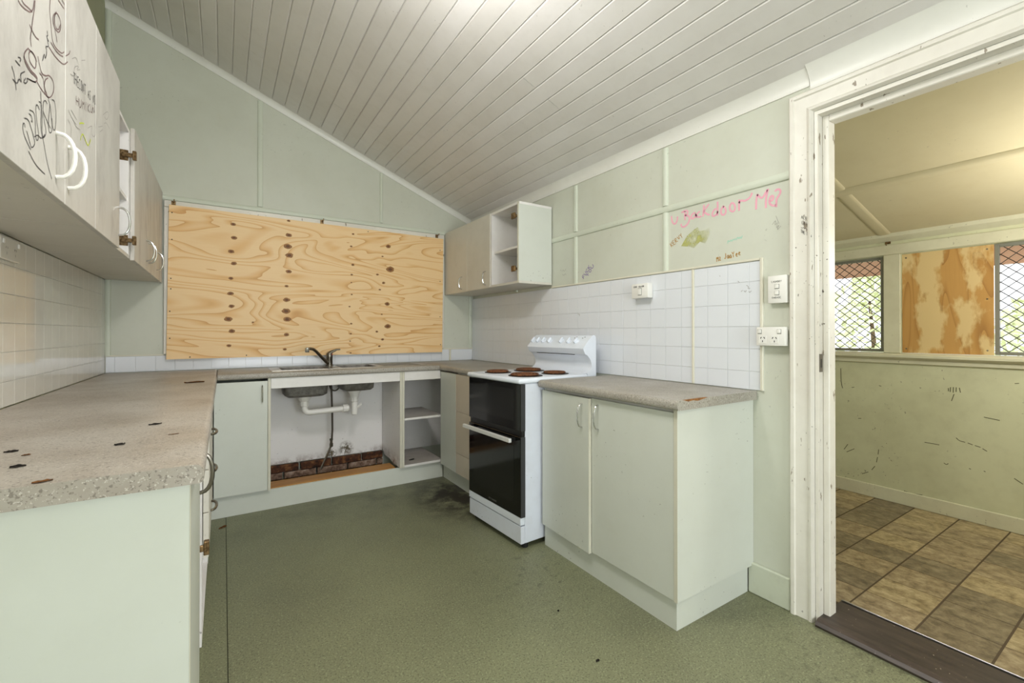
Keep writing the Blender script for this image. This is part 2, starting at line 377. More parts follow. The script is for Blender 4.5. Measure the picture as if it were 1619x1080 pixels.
# graffiti strokes: (y, z) in metres on their wall or door
PINK = [[(1.531, 1.775), (1.529, 1.748), (1.517, 1.729), (1.503, 1.731), (1.494, 1.75), (1.495, 1.765)], [(1.451, 1.783), (1.45, 1.76), (1.449, 1.736)], [(1.47, 1.78), (1.446, 1.785), (1.431, 1.778), (1.435, 1.765), (1.45, 1.76), (1.427, 1.755), (1.42, 1.735), (1.435, 1.71), (1.459, 1.701), (1.473, 1.711), (1.47, 1.722)], [(1.389, 1.762), (1.407, 1.759), (1.414, 1.743), (1.407, 1.732), (1.389, 1.742), (1.386, 1.759), (1.384, 1.734)], [(1.363, 1.761), (1.378, 1.757), (1.381, 1.74), (1.368, 1.733), (1.356, 1.737)], [(1.341, 1.789), (1.344, 1.758), (1.346, 1.732)], [(1.314, 1.787), (1.344, 1.758), (1.324, 1.738), (1.31, 1.733)], [(1.269, 1.787), (1.267, 1.754), (1.269, 1.72)], [(1.274, 1.755), (1.29, 1.751), (1.298, 1.73), (1.291, 1.72), (1.274, 1.727), (1.268, 1.741)], [(1.237, 1.76), (1.251, 1.746), (1.251, 1.724), (1.24, 1.715), (1.226, 1.723), (1.228, 1.745), (1.239, 1.758)], [(1.195, 1.766), (1.208, 1.753), (1.206, 1.731), (1.193, 1.72), (1.18, 1.729), (1.182, 1.751), (1.193, 1.764)], [(1.162, 1.771), (1.162, 1.719)], [(1.162, 1.754), (1.152, 1.766), (1.139, 1.757), (1.118, 1.762), (1.106, 1.773), (1.102, 1.786)], [(1.078, 1.774), (1.083, 1.747), (1.084, 1.707)], [(1.078, 1.772), (1.058, 1.745), (1.035, 1.782)], [(1.031, 1.785), (1.041, 1.744), (1.041, 1.703)], [(1.023, 1.728), (1.012, 1.731), (1.008, 1.746), (1.018, 1.752), (1.027, 1.737), (1.025, 1.717), (1.012, 1.706), (0.999, 1.705)], [(1.003, 1.766), (0.993, 1.773), (0.98, 1.767), (0.98, 1.752), (0.993, 1.736), (0.997, 1.726), (0.997, 1.697)]]
TEAL = [[(1.217, 1.577), (1.217, 1.594), (1.208, 1.582), (1.202, 1.593), (1.197, 1.582), (1.191, 1.594), (1.184, 1.586), (1.18, 1.596)], [(1.176, 1.585), (1.169, 1.602), (1.163, 1.587), (1.158, 1.6), (1.152, 1.587), (1.147, 1.602)]]
GREY = [[(0.999, 1.66), (0.986, 1.623)], [(1.014, 1.625), (0.997, 1.645), (1.005, 1.615), (0.99, 1.635), (0.999, 1.602), (0.984, 1.623), (0.996, 1.594), (0.979, 1.612)]]
SMEAR = [[(1.473, 1.606), (1.436, 1.655), (1.399, 1.676), (1.376, 1.687), (1.364, 1.664), (1.334, 1.663), (1.305, 1.677), (1.31, 1.636), (1.334, 1.597), (1.364, 1.611), (1.397, 1.584), (1.425, 1.596)]]
BROWN = [[(1.271, 1.816), (1.283, 1.814), (1.31, 1.821), (1.337, 1.831), (1.353, 1.847), (1.361, 1.872)], [(1.364, 1.874), (1.361, 1.852), (1.353, 1.831), (1.348, 1.812), (1.343, 1.795), (1.337, 1.778), (1.343, 1.762)], [(1.332, 1.803), (1.351, 1.798), (1.371, 1.797), (1.388, 1.802)], [(1.327, 1.751), (1.306, 1.731), (1.301, 1.716), (1.317, 1.709), (1.338, 1.706), (1.366, 1.711), (1.383, 1.712), (1.366, 1.697), (1.333, 1.688)], [(1.327, 1.749), (1.354, 1.754), (1.374, 1.75), (1.369, 1.727), (1.349, 1.725), (1.333, 1.727), (1.327, 1.741), (1.343, 1.754), (1.366, 1.754), (1.377, 1.747)], [(1.301, 1.72), (1.322, 1.714), (1.344, 1.711), (1.372, 1.716), (1.381, 1.712)], [(1.511, 1.937), (1.486, 1.915), (1.483, 1.895), (1.504, 1.889), (1.534, 1.899), (1.548, 1.924), (1.537, 1.938), (1.511, 1.937), (1.493, 1.915), (1.501, 1.896), (1.526, 1.9), (1.541, 1.924)], [(1.504, 1.93), (1.49, 1.904), (1.497, 1.888), (1.512, 1.875), (1.516, 1.866)], [(1.465, 1.938), (1.459, 1.912), (1.47, 1.885), (1.477, 1.856), (1.491, 1.846), (1.527, 1.851), (1.557, 1.86), (1.573, 1.873)], [(1.457, 1.823), (1.491, 1.823), (1.527, 1.828), (1.573, 1.839), (1.605, 1.864)], [(1.47, 1.841), (1.505, 1.84), (1.542, 1.848), (1.565, 1.857)], [(1.383, 1.763), (1.395, 1.748), (1.407, 1.737), (1.432, 1.743), (1.458, 1.758), (1.485, 1.76), (1.496, 1.747), (1.485, 1.724), (1.459, 1.704), (1.433, 1.703), (1.423, 1.715), (1.432, 1.735), (1.451, 1.748)], [(1.378, 1.705), (1.401, 1.701), (1.433, 1.701), (1.459, 1.704)], [(1.395, 1.732), (1.419, 1.733), (1.426, 1.715), (1.445, 1.706)], [(1.29, 1.828), (1.3, 1.826), (1.331, 1.836), (1.348, 1.838)], [(1.525, 1.975), (1.571, 1.982)], [(1.589, 1.871), (1.618, 1.891), (1.626, 1.904)], [(1.555, 1.994), (1.574, 1.994)]]
BLACK = [[(1.413, 1.768), (1.425, 1.793), (1.431, 1.779), (1.444, 1.807), (1.431, 1.811), (1.457, 1.823), (1.444, 1.833), (1.457, 1.834), (1.437, 1.838), (1.45, 1.845), (1.443, 1.853)], [(1.24, 1.67), (1.254, 1.659), (1.263, 1.634)], [(1.245, 1.647), (1.268, 1.647), (1.277, 1.665), (1.292, 1.66), (1.282, 1.675), (1.307, 1.692)], [(1.312, 1.681), (1.3, 1.668), (1.312, 1.669), (1.325, 1.682), (1.317, 1.684), (1.344, 1.691), (1.372, 1.7)], [(1.258, 1.69), (1.267, 1.69), (1.282, 1.691)], [(1.272, 1.703), (1.287, 1.709), (1.282, 1.699)]]
ZIG = [[(1.343, 1.544), (1.313, 1.556), (1.299, 1.567), (1.297, 1.58), (1.306, 1.587), (1.311, 1.579)], [(1.306, 1.596), (1.329, 1.603), (1.346, 1.59), (1.364, 1.574), (1.367, 1.563), (1.347, 1.548), (1.336, 1.559), (1.319, 1.575)], [(1.332, 1.616), (1.346, 1.617), (1.353, 1.605), (1.344, 1.606)], [(1.335, 1.625), (1.363, 1.632), (1.37, 1.612), (1.371, 1.579), (1.385, 1.577), (1.392, 1.595), (1.377, 1.62), (1.37, 1.647), (1.38, 1.657), (1.395, 1.65)], [(1.391, 1.667), (1.406, 1.671), (1.414, 1.648), (1.411, 1.597), (1.427, 1.6), (1.442, 1.619), (1.422, 1.643), (1.416, 1.677), (1.434, 1.689), (1.446, 1.685)], [(1.454, 1.699), (1.466, 1.694), (1.454, 1.65), (1.459, 1.625), (1.476, 1.629), (1.484, 1.646), (1.466, 1.694)], [(1.479, 1.71), (1.501, 1.717), (1.513, 1.688), (1.506, 1.646), (1.488, 1.642), (1.479, 1.666)], [(1.402, 1.695), (1.407, 1.665), (1.403, 1.612), (1.423, 1.59), (1.447, 1.55), (1.481, 1.522)], [(1.33, 1.537), (1.371, 1.521), (1.432, 1.519)], [(1.418, 1.657), (1.446, 1.645), (1.471, 1.638)], [(1.364, 1.579), (1.385, 1.592), (1.408, 1.59), (1.431, 1.609)]]
RIGHTDOOR = [[(1.811, 1.77), (1.869, 1.802), (1.849, 1.77), (1.889, 1.769), (1.916, 1.799), (1.895, 1.817)], [(1.945, 1.825), (2.004, 1.851)], [(1.967, 1.818), (2.004, 1.839)], [(2.011, 1.892), (2.084, 1.936), (2.101, 1.925), (2.068, 1.896), (2.035, 1.894)], [(2.028, 1.869), (2.06, 1.886), (2.111, 1.883)], [(1.643, 1.891), (1.674, 1.912), (1.689, 1.916), (1.711, 1.908)], [(1.738, 1.936), (1.778, 1.957)], [(1.664, 1.867), (1.669, 1.884), (1.716, 1.909), (1.684, 1.881), (1.722, 1.901)], [(1.629, 1.844), (1.659, 1.852), (1.685, 1.873)], [(1.612, 1.742), (1.646, 1.733), (1.687, 1.732)], [(1.636, 1.752), (1.692, 1.747)], [(1.666, 1.729), (1.687, 1.725), (1.73, 1.734)], [(1.607, 1.715), (1.641, 1.709), (1.637, 1.679), (1.618, 1.658)]]
LIME = [[(1.719, 1.748), (1.746, 1.76), (1.769, 1.767)], [(1.73, 1.704), (1.741, 1.723), (1.758, 1.733), (1.776, 1.727), (1.8, 1.72), (1.818, 1.719), (1.837, 1.737), (1.847, 1.75)]]
SCUFF = [[(1.468, 0.894), (1.466, 0.78), (1.456, 0.747)], [(0.848, 0.501), (0.833, 0.484), (0.807, 0.481)], [(0.796, 0.479), (0.774, 0.472)], [(0.765, 0.47), (0.74, 0.464)], [(0.732, 0.458), (0.713, 0.446)], [(0.882, 0.807), (0.882, 0.787)], [(0.872, 0.814), (0.874, 0.784)], [(0.859, 0.816), (0.86, 0.781)], [(0.846, 0.816), (0.847, 0.787)], [(0.832, 0.815), (0.827, 0.785)], [(0.6, 0.863), (0.583, 0.866)], [(0.998, 0.442), (0.926, 0.44)], [(1.241, 0.342), (1.245, 0.306)], [(1.248, 0.287), (1.254, 0.249)], [(1.263, 0.22), (1.282, 0.188)], [(1.301, 0.169), (1.339, 0.146)], [(0.905, 0.33), (0.893, 0.321), (0.884, 0.331)], [(0.791, 0.324), (0.782, 0.321)], [(0.727, 0.325), (0.72, 0.321)], [(1.449, 0.297), (1.425, 0.34)], [(1.433, 0.281), (1.385, 0.315)], [(0.726, 0.649), (0.66, 0.64)], [(1.104, 0.094), (1.067, 0.087), (1.009, 0.094)], [(1.239, 0.788), (1.225, 0.785)], [(1.4, 0.758), (1.384, 0.762)], [(0.604, 0.314), (0.57, 0.29)], [(1.361, 0.539), (1.342, 0.542)], [(0.856, 0.773), (0.868, 0.728)]]


# ================================================================ STRUCTURE
XL, XR, YB, YF = -.635, 1.994, 3.78, -2.4
SL = .4034
def cz(x): return 3.0094 - SL * x          # underside of the sloping ceiling

# floor: subfloor plus two vinyl sheets with a seam
floor = box('floor', XL - .1, 2.1, YF - .1, YB + .1, -.12, -.004, 'seam'); tag(floor, 'green speckled vinyl kitchen floor', None, None, 'structure')
box('vinyl_sheet', XL, .0145, YF, YB, -.004, 0, 'vinyl', floor)
box('vinyl_sheet', .0175, XR + .0, YF, YB, -.004, 0, 'vinyl', floor)

wl = obj('wall_left', bx(bx(bx(bx(bmesh.new(), XL - .1, XL, -.5, YB + .1, 0, 3.45), XL - .1, XL, YF - .1, -1.9, 0, 3.45), XL - .1, XL, -1.9, -.5, 2.0, 3.45), XL - .1, XL, -1.9, -.5, 0, .9), 'left_wall'); tag(wl, 'olive green wall behind the overhead cupboards', kind='structure')  # opening behind the camera is added to admit the side fill
# back wall
bm = prism(bmesh.new(), [(XL, 0), (2.1, 0), (2.1, cz(2.1) + .1), (XL, cz(XL) + .1)], 1, YB, YB + .1)
wb = obj('wall_back', bm, 'wall'); tag(wb, 'pale green sheeted end wall with boarded window', kind='structure')
# right wall with doorway
DY0, DY1, DZ = -.03, .85, 2.045
bm = bmesh.new(); bx(bm, XR, 2.1, DY1, YB, 0, 2.3); bx(bm, XR, 2.1, DY0, DY1, DZ, 2.3); bx(bm, XR, 2.1, YF - .1, DY0, 0, 2.3)
wr = obj('wall_right', bm, ['wall']); tag(wr, 'pale green battened wall beside the laundry doorway', kind='structure')
# rear wall (behind camera) with an opening added for the fill light
bm = bmesh.new(); prism(bm, [(XL, 0), (-.05, 0), (-.05, cz(-.05)), (XL, cz(XL))], 1, YF - .1, YF); prism(bm, [(1.55, 0), (XR, 0), (XR, cz(XR)), (1.55, cz(1.55))], 1, YF - .1, YF); bx(bm, -.05, 1.55, YF - .1, YF, 0, .55); prism(bm, [(-.05, 1.75), (1.55, 1.75), (1.55, cz(1.55)), (-.05, cz(-.05))], 1, YF - .1, YF)
tag(obj('wall_rear', bm, 'wall'), 'green wall behind the viewer with a wide opening added for light', kind='structure')
# ceiling: backing slab and lining boards
bm = prism(bmesh.new(), [(XL - .1, cz(XL - .1) + .02), (XR + .02, cz(XR + .02) + .02), (XR + .02, cz(XR) + .1), (XL - .1, cz(XL - .1) + .1)], 1, YF, YB)
ceil = obj('ceiling', bm, 'groove'); tag(ceil, 'sloping ceiling of white painted lining boards', kind='structure')
ang = math.atan(SL); ct, sn = math.cos(ang), math.sin(ang)
def board(xa, xb, y0, y1, mat):
    wd_ = (xb - xa) / ct; b = .0045; g = .0006
    prof = [(g, .020), (wd_ - g, .020), (wd_ - g, b), (wd_ - g - b, 0), (g + b, 0), (g, b)]
    pr = [(xa + s * ct + nn * sn, cz(xa) - s * sn + nn * ct) for s, nn in prof]
    return obj('lining_board', prism(bmesh.new(), pr, 1, y0, y1), mat, ceil)
x0 = .633 - 15 * .0837; k = 0
joints = {9: 3.29, 10: None, 13: None, 15: 3.28, 23: 1.918, 25: 1.92, 17: .9, 20: .4, 5: 1.6, 12: 1.0, 16: 1.75}
xs = [XL] + [x0 + .0837 * i for i in range(0, 32) if XL + .02 < x0 + .0837 * i < XR - .02] + [XR]
for i, (a, b) in enumerate(zip(xs, xs[1:])):
    j = joints.get(i); m = 'ceil' if i % 3 else 'ceil_b'
    if j: board(a, b, YF, j - .0012, m); board(a, b, j + .0012, YB, m)
    else: board(a, b, YF, YB, m)

# cornices (scotia)
def scotia(w=.045, n=6):
    return [(0, 0), (w, 0), (w, .006)] + [(w - .008 - (w - .014) * math.sin(a), .006 + (w - .014) * (1 - math.cos(a))) for a in [math.pi / 2 * i / n for i in range(1, n)]] + [(.006, w - .008), (.006, w), (0, w)]
# right cornice, wall side: local (d from wall, drop)
def right_cornice(y0, y1, w, nm, lab):
    pr = []
    for d, h in scotia(w):
        x = XR - d; pr.append((x, cz(XR) + .012 - h + (SL * d) * (1 - h / w)))
    o = obj(nm, prism(bmesh.new(), pr, 1, y0, y1), 'trim', smooth=True); tag(o, lab, kind='structure'); return o
right_cornice(.865, YB, .062, 'trim_1', 'white scotia cornice above the green battened wall')
right_cornice(YF, .862, .078, 'trim_2', 'thicker white scotia cornice over the laundry doorway')
pr = []
bm = bmesh.new(); prof = [(d, h) for d, h in scotia(.055)]
A = []; 
for x in (XL, XR - .03):
    A.append([bm.verts.new((x, YB - d, cz(x) + .01 - h * 1.02)) for d, h in prof])
n = len(prof)
for i in range(n): bm.faces.new((A[0][i], A[0][(i + 1) % n], A[1][(i + 1) % n], A[1][i]))
bm.faces.new(A[0]); bm.faces.new(A[1][::-1])
tag(obj('trim_3', bm, 'trim', smooth=True), 'white sloping cornice along the end wall', kind='structure')

# battens (cover strips), parts of their walls
def batten_prof(w, d, n=6): return [(-w / 2, 0)] + [(-w / 2 * math.cos(a), d * math.sin(a) ** .6) for a in [math.pi * i / n for i in range(1, n)]] + [(w / 2, 0)]
def vb_right(y, z0, z1, w=.036):
    obj('cover_batten', prism(bmesh.new(), [(XR - h, y + s) for s, h in batten_prof(w, .012)], 2, z0, z1), 'batten', wr, smooth=True)
def hb_right(z, y0, y1, w=.036):
    obj('cover_batten', prism(bmesh.new(), [(XR - h, z + s) for s, h in batten_prof(w, .012)], 1, y0, y1), 'batten', wr, smooth=True)
for y in (1.569, 2.297, 3.02): vb_right(y, 1.486, 1.80, .034); vb_right(y, 1.836, 2.146, .034)
hb_right(1.818, .938, 2.548)
def vb_back(x, z0, z1, w=.036):
    obj('cover_batten', prism(bmesh.new(), [(x + s, YB - h) for s, h in batten_prof(w, .012)], 2, z0, z1), 'batten', wb, smooth=True)
vb_back(.226, 2.086, cz(.226) - .05); vb_back(1.121, 2.086, cz(1.121) - .05, .024); vb_back(-.617, 2.10, cz(-.62) - .05, .03)
vb_back(-.617, 1.01, 1.493, .03); vb_back(1.965, 1.014, 1.5, .03)
obj('cover_batten', prism(bmesh.new(), [(YB - h, 2.066 + s) for s, h in batten_prof(.036, .012)], 0, XL, XR), 'batten', wb, smooth=True)
# horizontal bead above splash strips on the back wall
box('splash_edging', XL + .008, -.335, YB - .009, YB, 1.005, 1.013, 'edging', wb); box('splash_edging', 1.68, XR - .008, YB - .009, YB, 1.005, 1.013, 'edging', wb)

# wall tiles -------------------------------------------------------
tm = bmesh.new(); bx(tm, -.5, .5, -.5, .5, -.5, .5); 
me = bpy.data.meshes.new('wall_tile'); 
tm.free()
def tile_mesh(axis, w, h, mat):
    bm = bmesh.new(); th = .004; b = .0016; gp = .0005
    P = [(-w / 2 + gp, -h / 2 + gp, 0), (w / 2 - gp, -h / 2 + gp, 0), (w / 2 - gp, h / 2 - gp, 0), (-w / 2 + gp, h / 2 - gp, 0)]
    Q = [(-w / 2 + gp, -h / 2 + gp, th - .0007), (w / 2 - gp, -h / 2 + gp, th - .0007), (w / 2 - gp, h / 2 - gp, th - .0007), (-w / 2 + gp, h / 2 - gp, th - .0007)]
    T = [(-w / 2 + b, -h / 2 + b, th), (w / 2 - b, -h / 2 + b, th), (w / 2 - b, h / 2 - b, th), (-w / 2 + b, h / 2 - b, th)]
    def mp(p):
        a, c, d = p
        return {'R': (-d, a, c), 'L': (d, a, c), 'B': (a, -d, c)}[axis]
    V = [[bm.verts.new(mp(p)) for p in L] for L in (P, Q, T)]
    for L0, L1 in zip(V, V[1:]):
        for i in range(4): bm.faces.new((L0[i], L0[(i + 1) % 4], L1[(i + 1) % 4], L1[i]))
    bm.faces.new(V[2]); bm.faces.new(V[0][::-1]); bmesh.ops.recalc_face_normals(bm, faces=bm.faces)
    m_ = bpy.data.meshes.new('wall_tile'); bm.to_mesh(m_); bm.free(); m_.materials.append(M[mat]); return m_
TC = {}
def tiles(axis, plane, cols, rows, mat, parent):
    for a0, a1 in zip(cols, cols[1:]):
        for z0, z1 in zip(rows, rows[1:]):
            key = (axis, round(a1 - a0, 3), round(z1 - z0, 3), mat)
            if key not in TC: TC[key] = tile_mesh(axis, a1 - a0, z1 - z0, mat)
            o = bpy.data.objects.new('wall_tile', TC[key]); COL.objects.link(o); o.parent = parent
            c = ((a0 + a1) / 2, (z0 + z1) / 2)
            o.location = (plane, c[0], c[1]) if axis in 'RL' else (c[0], plane, c[1])
RZ = [.902, .984, 1.085, 1.185, 1.286, 1.387, 1.476]
box('tile_backing', XR - .002, XR, 1.05, YB, .902, 1.476, 'grout', wr)
tiles('R', XR - .002, [1.064, 1.114, 1.216, 1.319, 1.392], RZ, 'tile', wr)
tiles('R', XR - .002, [1.405, 1.467] + [round(1.467 + .1005 * i, 4) for i in range(1, 23)] + [YB - .001], RZ, 'tile', wr)
box('tile_edging', XR - .011, XR - .002, 1.392, 1.405, .902, 1.476, 'edging', wr, .002)
box('tile_edging', XR - .012, XR, 1.05, 1.063, .902, 1.488, 'edging', wr, .002)
box('tile_edging', XR - .012, XR, 1.064, 2.548, 1.477, 1.488, 'edging', wr, .002)
LC = [round(2.317 + .104 * i, 4) for i in range(-12, 14)]
LC = [1.08] + [c for c in LC if 1.1 < c < YB - .03] + [YB - .001]
LZ = [.902, .988, 1.09, 1.191, 1.292, 1.393, 1.493]
box('tile_backing', XL, XL + .002, 1.08, YB, .902, 1.493, 'grout_left', wl)
tiles('L', XL + .002, LC, LZ, 'tile_left', wl)
BC = [XL + .009] + [round(.443 + .1025 * i, 4) for i in range(-10, 13)] + [1.745]
box('tile_backing', XL + .009, XR - .009, YB - .002, YB, .902, 1.004, 'grout', wb)
tiles('B', YB - .002, [c for c in BC], [.903, 1.004], 'tile', wb)
tiles('B', YB - .002, [1.765, XR - .009], [.903, 1.004], 'tile', wb)
box('tile_edging', 1.747, 1.763, YB - .011, YB - .002, .903, 1.004, 'edging', wb, .002)

# graffiti on the right wall
ink('pink_writing', PINK, .0085, XR, -1, 'ink_pink', wr, 'pink marker handwriting')
ink('teal_scribble', TEAL, .0036, XR, -1, 'ink_teal', wr, 'faint teal scribble')
ink('grey_scribble', GREY, .0014, XR, -1, 'ink_faint', wr, 'faint grey scribble')
ink('brown_writing', text_strokes('KERVY', (1.531, 1.612), (1.459, 1.655), .024, 0, .002), .0028, XR, -1, 'ink_gold', wr, 'small ochre name')
ink('ochre_writing', text_strokes('Mz JaaYee', (1.275, 1.500), (1.152, 1.513), .026, 0, .002), .0034, XR, -1, 'ink_gold', wr, 'ochre name above the tiles')
ink('purple_writing', text_strokes('FUCK', (2.219, 1.512), (2.150, 1.588), .022, 0, .001) + text_strokes('YOU', (2.180, 1.520), (2.116, 1.590), .020, 0, .001), .0036, XR, -1, 'ink_purple', wr, 'small purple swear words')
bm = bmesh.new(); vs = [bm.verts.new((XR - .0006, y, z)) for y, z in SMEAR[0]]; f = bm.faces.new(vs); bmesh.ops.triangulate(bm, faces=[f])
o = obj('olive_smear', bm, 'smear', wr); o['label'] = 'olive green smudge'

ink('pen_marks', [[(1.165, 1.395), (1.158, 1.388)], [(1.125, 1.372), (1.115, 1.366), (1.118, 1.356), (1.108, 1.358)], [(1.150, 1.345), (1.143, 1.350)], [(1.137, 1.349), (1.130, 1.340), (1.126, 1.350)], [(1.115, 1.343), (1.108, 1.338), (1.103, 1.346)], [(1.255, 1.43), (1.252, 1.425)], [(2.27, 1.29), (2.262, 1.275), (2.255, 1.285), (2.25, 1.272), (2.258, 1.268)]], .0022, XR - .006, -1, 'ink_faint', wr, 'small pen marks on the tiles')
ink('pen_scribble', [[(2.46, 1.60), (2.45, 1.59)], [(2.44, 1.585), (2.43, 1.60), (2.42, 1.58), (2.40, 1.60)], [(2.44, 1.565), (2.42, 1.555), (2.41, 1.57), (2.40, 1.555)]], .0022, XR, -1, 'ink_faint', wr, 'faint grey pen marks beside the overhead cupboard')
# skirting on right wall
bs = box('baseboard_right', XR - .018, XR, .94, 1.115, 0, .135, 'skirt', None, .004); tag(bs, 'chipped pale skirting board beside the door frame', kind='structure')

# laundry doorway frame -------------------------------------------------
dr = root('door_1', (XR, .4, 0), 'worn white door frame of the laundry doorway', None, None, 'structure')
def arch_prof():   # (across, proud): moulded architrave 88 mm wide
    return [(0, 0), (0, .018), (.006, .024), (.018, .024), (.022, .017), (.066, .015), (.072, .020), (.080, .020), (.084, .012), (.086, 0)]
bm = bmesh.new(); P = arch_prof()
def arch(bm, mp, rng):
    rings = [[bm.verts.new(mp(a, d, t_)) for a, d in P] for t_ in (0, 1)]; n = len(P)
    for i in range(n): bm.faces.new((rings[0][i], rings[0][(i + 1) % n], rings[1][(i + 1) % n], rings[1][i]))
    bm.faces.new(rings[0]); bm.faces.new(rings[1][::-1]); return bm
Y1, Y0, ZT = .937, -.117, 2.132
obj('architrave', arch(bmesh.new(), lambda a, d, s: (XR - d, Y1 - a, 0 if s == 0 else ZT - a), None), 'trim_worn', dr, smooth=True)
obj('architrave', arch(bmesh.new(), lambda a, d, s: (XR - d, Y0 + a, 0 if s == 0 else ZT - a), None), 'trim_worn', dr, smooth=True)
obj('head_architrave', arch(bmesh.new(), lambda a, d, s: (XR - d, (Y1 - a) if s == 0 else (Y0 + a), ZT - a), None), 'trim_worn', dr, smooth=True)
box('jamb', XR, 2.1, .838, .858, 0, 2.045, 'trim_worn', dr); box('jamb', XR, 2.1, -.038, -.018, 0, 2.045, 'trim_worn', dr)
box('head_jamb', XR, 2.1, -.018, .838, 2.03, 2.05, 'trim_worn', dr)
box('door_stop', 2.032, 2.086, .814, .838, .024, 2.03, 'trim_worn', dr, .003); box('door_stop', 2.032, 2.086, -.018, .006, .024, 2.03, 'trim_worn', dr, .003)
box('door_stop', 2.032, 2.086, .006, .814, 2.004, 2.03, 'trim_worn', dr, .003)
sp = box('strike_plate', 2.003, 2.026, .8355, .838, 1.0, 1.072, 'chrome_dull', dr); box('latch_hole', 2.010, 2.018, .835, .8356, 1.018, 1.052, 'black', sp)
nm = (text_strokes('ALVIN', (.89, 1.622), (.857, 1.600), .016, None, .001) + text_strokes('ERIC', (.889, 1.598), (.861, 1.585), .014, None, .001)
      + [[(.892, 1.588), (.887, 1.58), (.884, 1.588), (.879, 1.576), (.876, 1.582), (.870, 1.572), (.866, 1.576), (.860, 1.568)]] + text_strokes('THE TOWN', (.892, 1.566), (.852, 1.536), .013, None, .0008))
ink('pen_names', nm, .0013, XR - .0165, -1, 'ink_black', dr, 'names in black pen on the door frame')
# threshold
th = root('trim_4', (2.08, .4, 0), 'worn dark brown timber threshold in the laundry doorway', None, None, 'structure')
bm = prism(bmesh.new(), [(1.962, 0), (1.958, .010), (1.968, .020), (1.985, .026), (2.188, .026), (2.194, 0)], 1, -.018, .838); obj('sill_board', bm, 'threshold', th)
bm = bmesh.new()
for q in range(3): bx(bm, 2.1945 + q * .0085, 2.2005 + q * .0085, -.018, .838, 0, (.031, .027, .016)[q], .001)
obj('metal_strip', bm, 'alu', th)

# ---------------------------------------------------------------- laundry
XW = 3.85
def lz(x): return 1.822 + .258 * (XW - x)
lf = box('floor_laundry', 2.1, XW + .1, -1.7, 2.7, -.12, -.0006, 'joint'); tag(lf, 'marbled brown tile floor of the laundry', kind='structure')
TY = [.408 - .2118 * i for i in range(9, 0, -1)] + [.408, .618, .832, 1.046, 1.258, 1.470, 1.682, 1.894, 2.106, 2.318, 2.53]
TX = [2.22 + .2035 * i for i in range(0, 8)] + [XW - .002]
TM = {}
for i, (a, b) in enumerate(zip(TX, TX[1:])):
    for j, (c, d) in enumerate(zip(TY, TY[1:])):
        k = random.randrange(3); key = (round(b - a, 3), round(d - c, 3), k)
        if key not in TM:
            bm = bmesh.new(); bx(bm, -(b - a) / 2 + .0022, (b - a) / 2 - .0022, -(d - c) / 2 + .0036, (d - c) / 2 - .0036, -.0006, .0006, .0004)
            m_ = bpy.data.meshes.new('floor_tile'); bm.to_mesh(m_); bm.free(); m_.materials.append(LT[k]); TM[key] = m_
        o = bpy.data.objects.new('floor_tile', TM[key]); COL.objects.link(o); o.parent = lf; o.location = ((a + b) / 2, (c + d) / 2, 0)
bm = bmesh.new(); ZS, ZH = 1.02, 1.69
for y0_, y1_, z0_, z1_ in ((-1.7, 2.7, 0, ZS), (-1.7, 2.7, ZH, 1.9), (-1.7, -.55, ZS, ZH), (1.112, 1.212, ZS, ZH), (1.95, 2.7, ZS, ZH)): bx(bm, XW, XW + .09, y0_, y1_, z0_, z1_)
lw = obj('wall_laundry_far', bm, 'wall_laundry'); tag(lw, 'scuffed green laundry wall under the windows', kind='structure')
bm = prism(bmesh.new(), [(2.1, 0), (XW, 0), (XW, lz(XW)), (2.1, lz(2.1))], 1, 2.6, 2.7); tag(obj('wall_laundry_left', bm, 'wall_laundry'), 'green laundry side wall', kind='structure')
bm = prism(bmesh.new(), [(2.1, 0), (XW, 0), (XW, lz(XW)), (2.1, lz(2.1))], 1, -1.7, -1.6); tag(obj('wall_laundry_right', bm, 'wall_laundry'), 'green laundry end wall', kind='structure')
bm = prism(bmesh.new(), [(2.1, lz(2.1)), (XW + .02, lz(XW + .02)), (XW + .02, lz(XW) + .06), (2.1, lz(2.1) + .06)], 1, -1.6, 2.6)
lc = obj('ceiling_laundry', bm, 'laundry_ceil'); tag(lc, 'sloping cream sheet ceiling of the laundry', kind='structure')
def slope_batten(y):
    pr = batten_prof(.075, .008); bm = bmesh.new()
    r = [[bm.verts.new((x, y + s, lz(x) - h)) for s, h in pr] for x in (2.12, XW - .03)]
    for i in range(len(pr)): bm.faces.new((r[0][i], r[0][(i + 1) % len(pr)], r[1][(i + 1) % len(pr)], r[1][i]))
    return obj('ceiling_batten', bm, 'laundry_ceil', lc, smooth=True)
slope_batten(1.193); slope_batten(-.05)
obj('ceiling_batten', prism(bmesh.new(), [(3.13 + s, lz(3.13 + s) - h - .001) for s, h in batten_prof(.055, .022)], 1, -1.6, 2.6), 'laundry_ceil', lc, smooth=True)
obj('cornice', prism(bmesh.new(), [(XW, lz(XW)), (XW - .045, lz(XW - .045)), (XW - .04, lz(XW) - .012), (XW - .016, lz(XW) - .03), (XW, lz(XW) - .04)], 1, -1.6, 2.6), 'laundry_trim', lc, smooth=True)
tr = root('trim_5', (XW, .5, .95), 'cream sill and frames along the laundry windows', None, None, 'structure')
obj('window_sill', prism(bmesh.new(), [(XW, .945), (XW - .014, .95), (XW - .016, .975), (XW - .03, .98), (XW - .042, .992), (XW - .042, 1.006), (XW - .03, 1.015), (XW, 1.019)], 1, -1.6, 2.6), 'laundry_trim', tr, smooth=True)
box('window_head', XW - .014, XW - .001, -1.6, 2.6, 1.692, 1.76, 'laundry_trim', tr, .003)
for a, b in ((1.116, 1.208), (1.954, 2.03), (-.63, -.554)): box('window_post', XW - .014, XW - .001, a, b, 1.02, 1.691, 'laundry_trim', tr, .003)
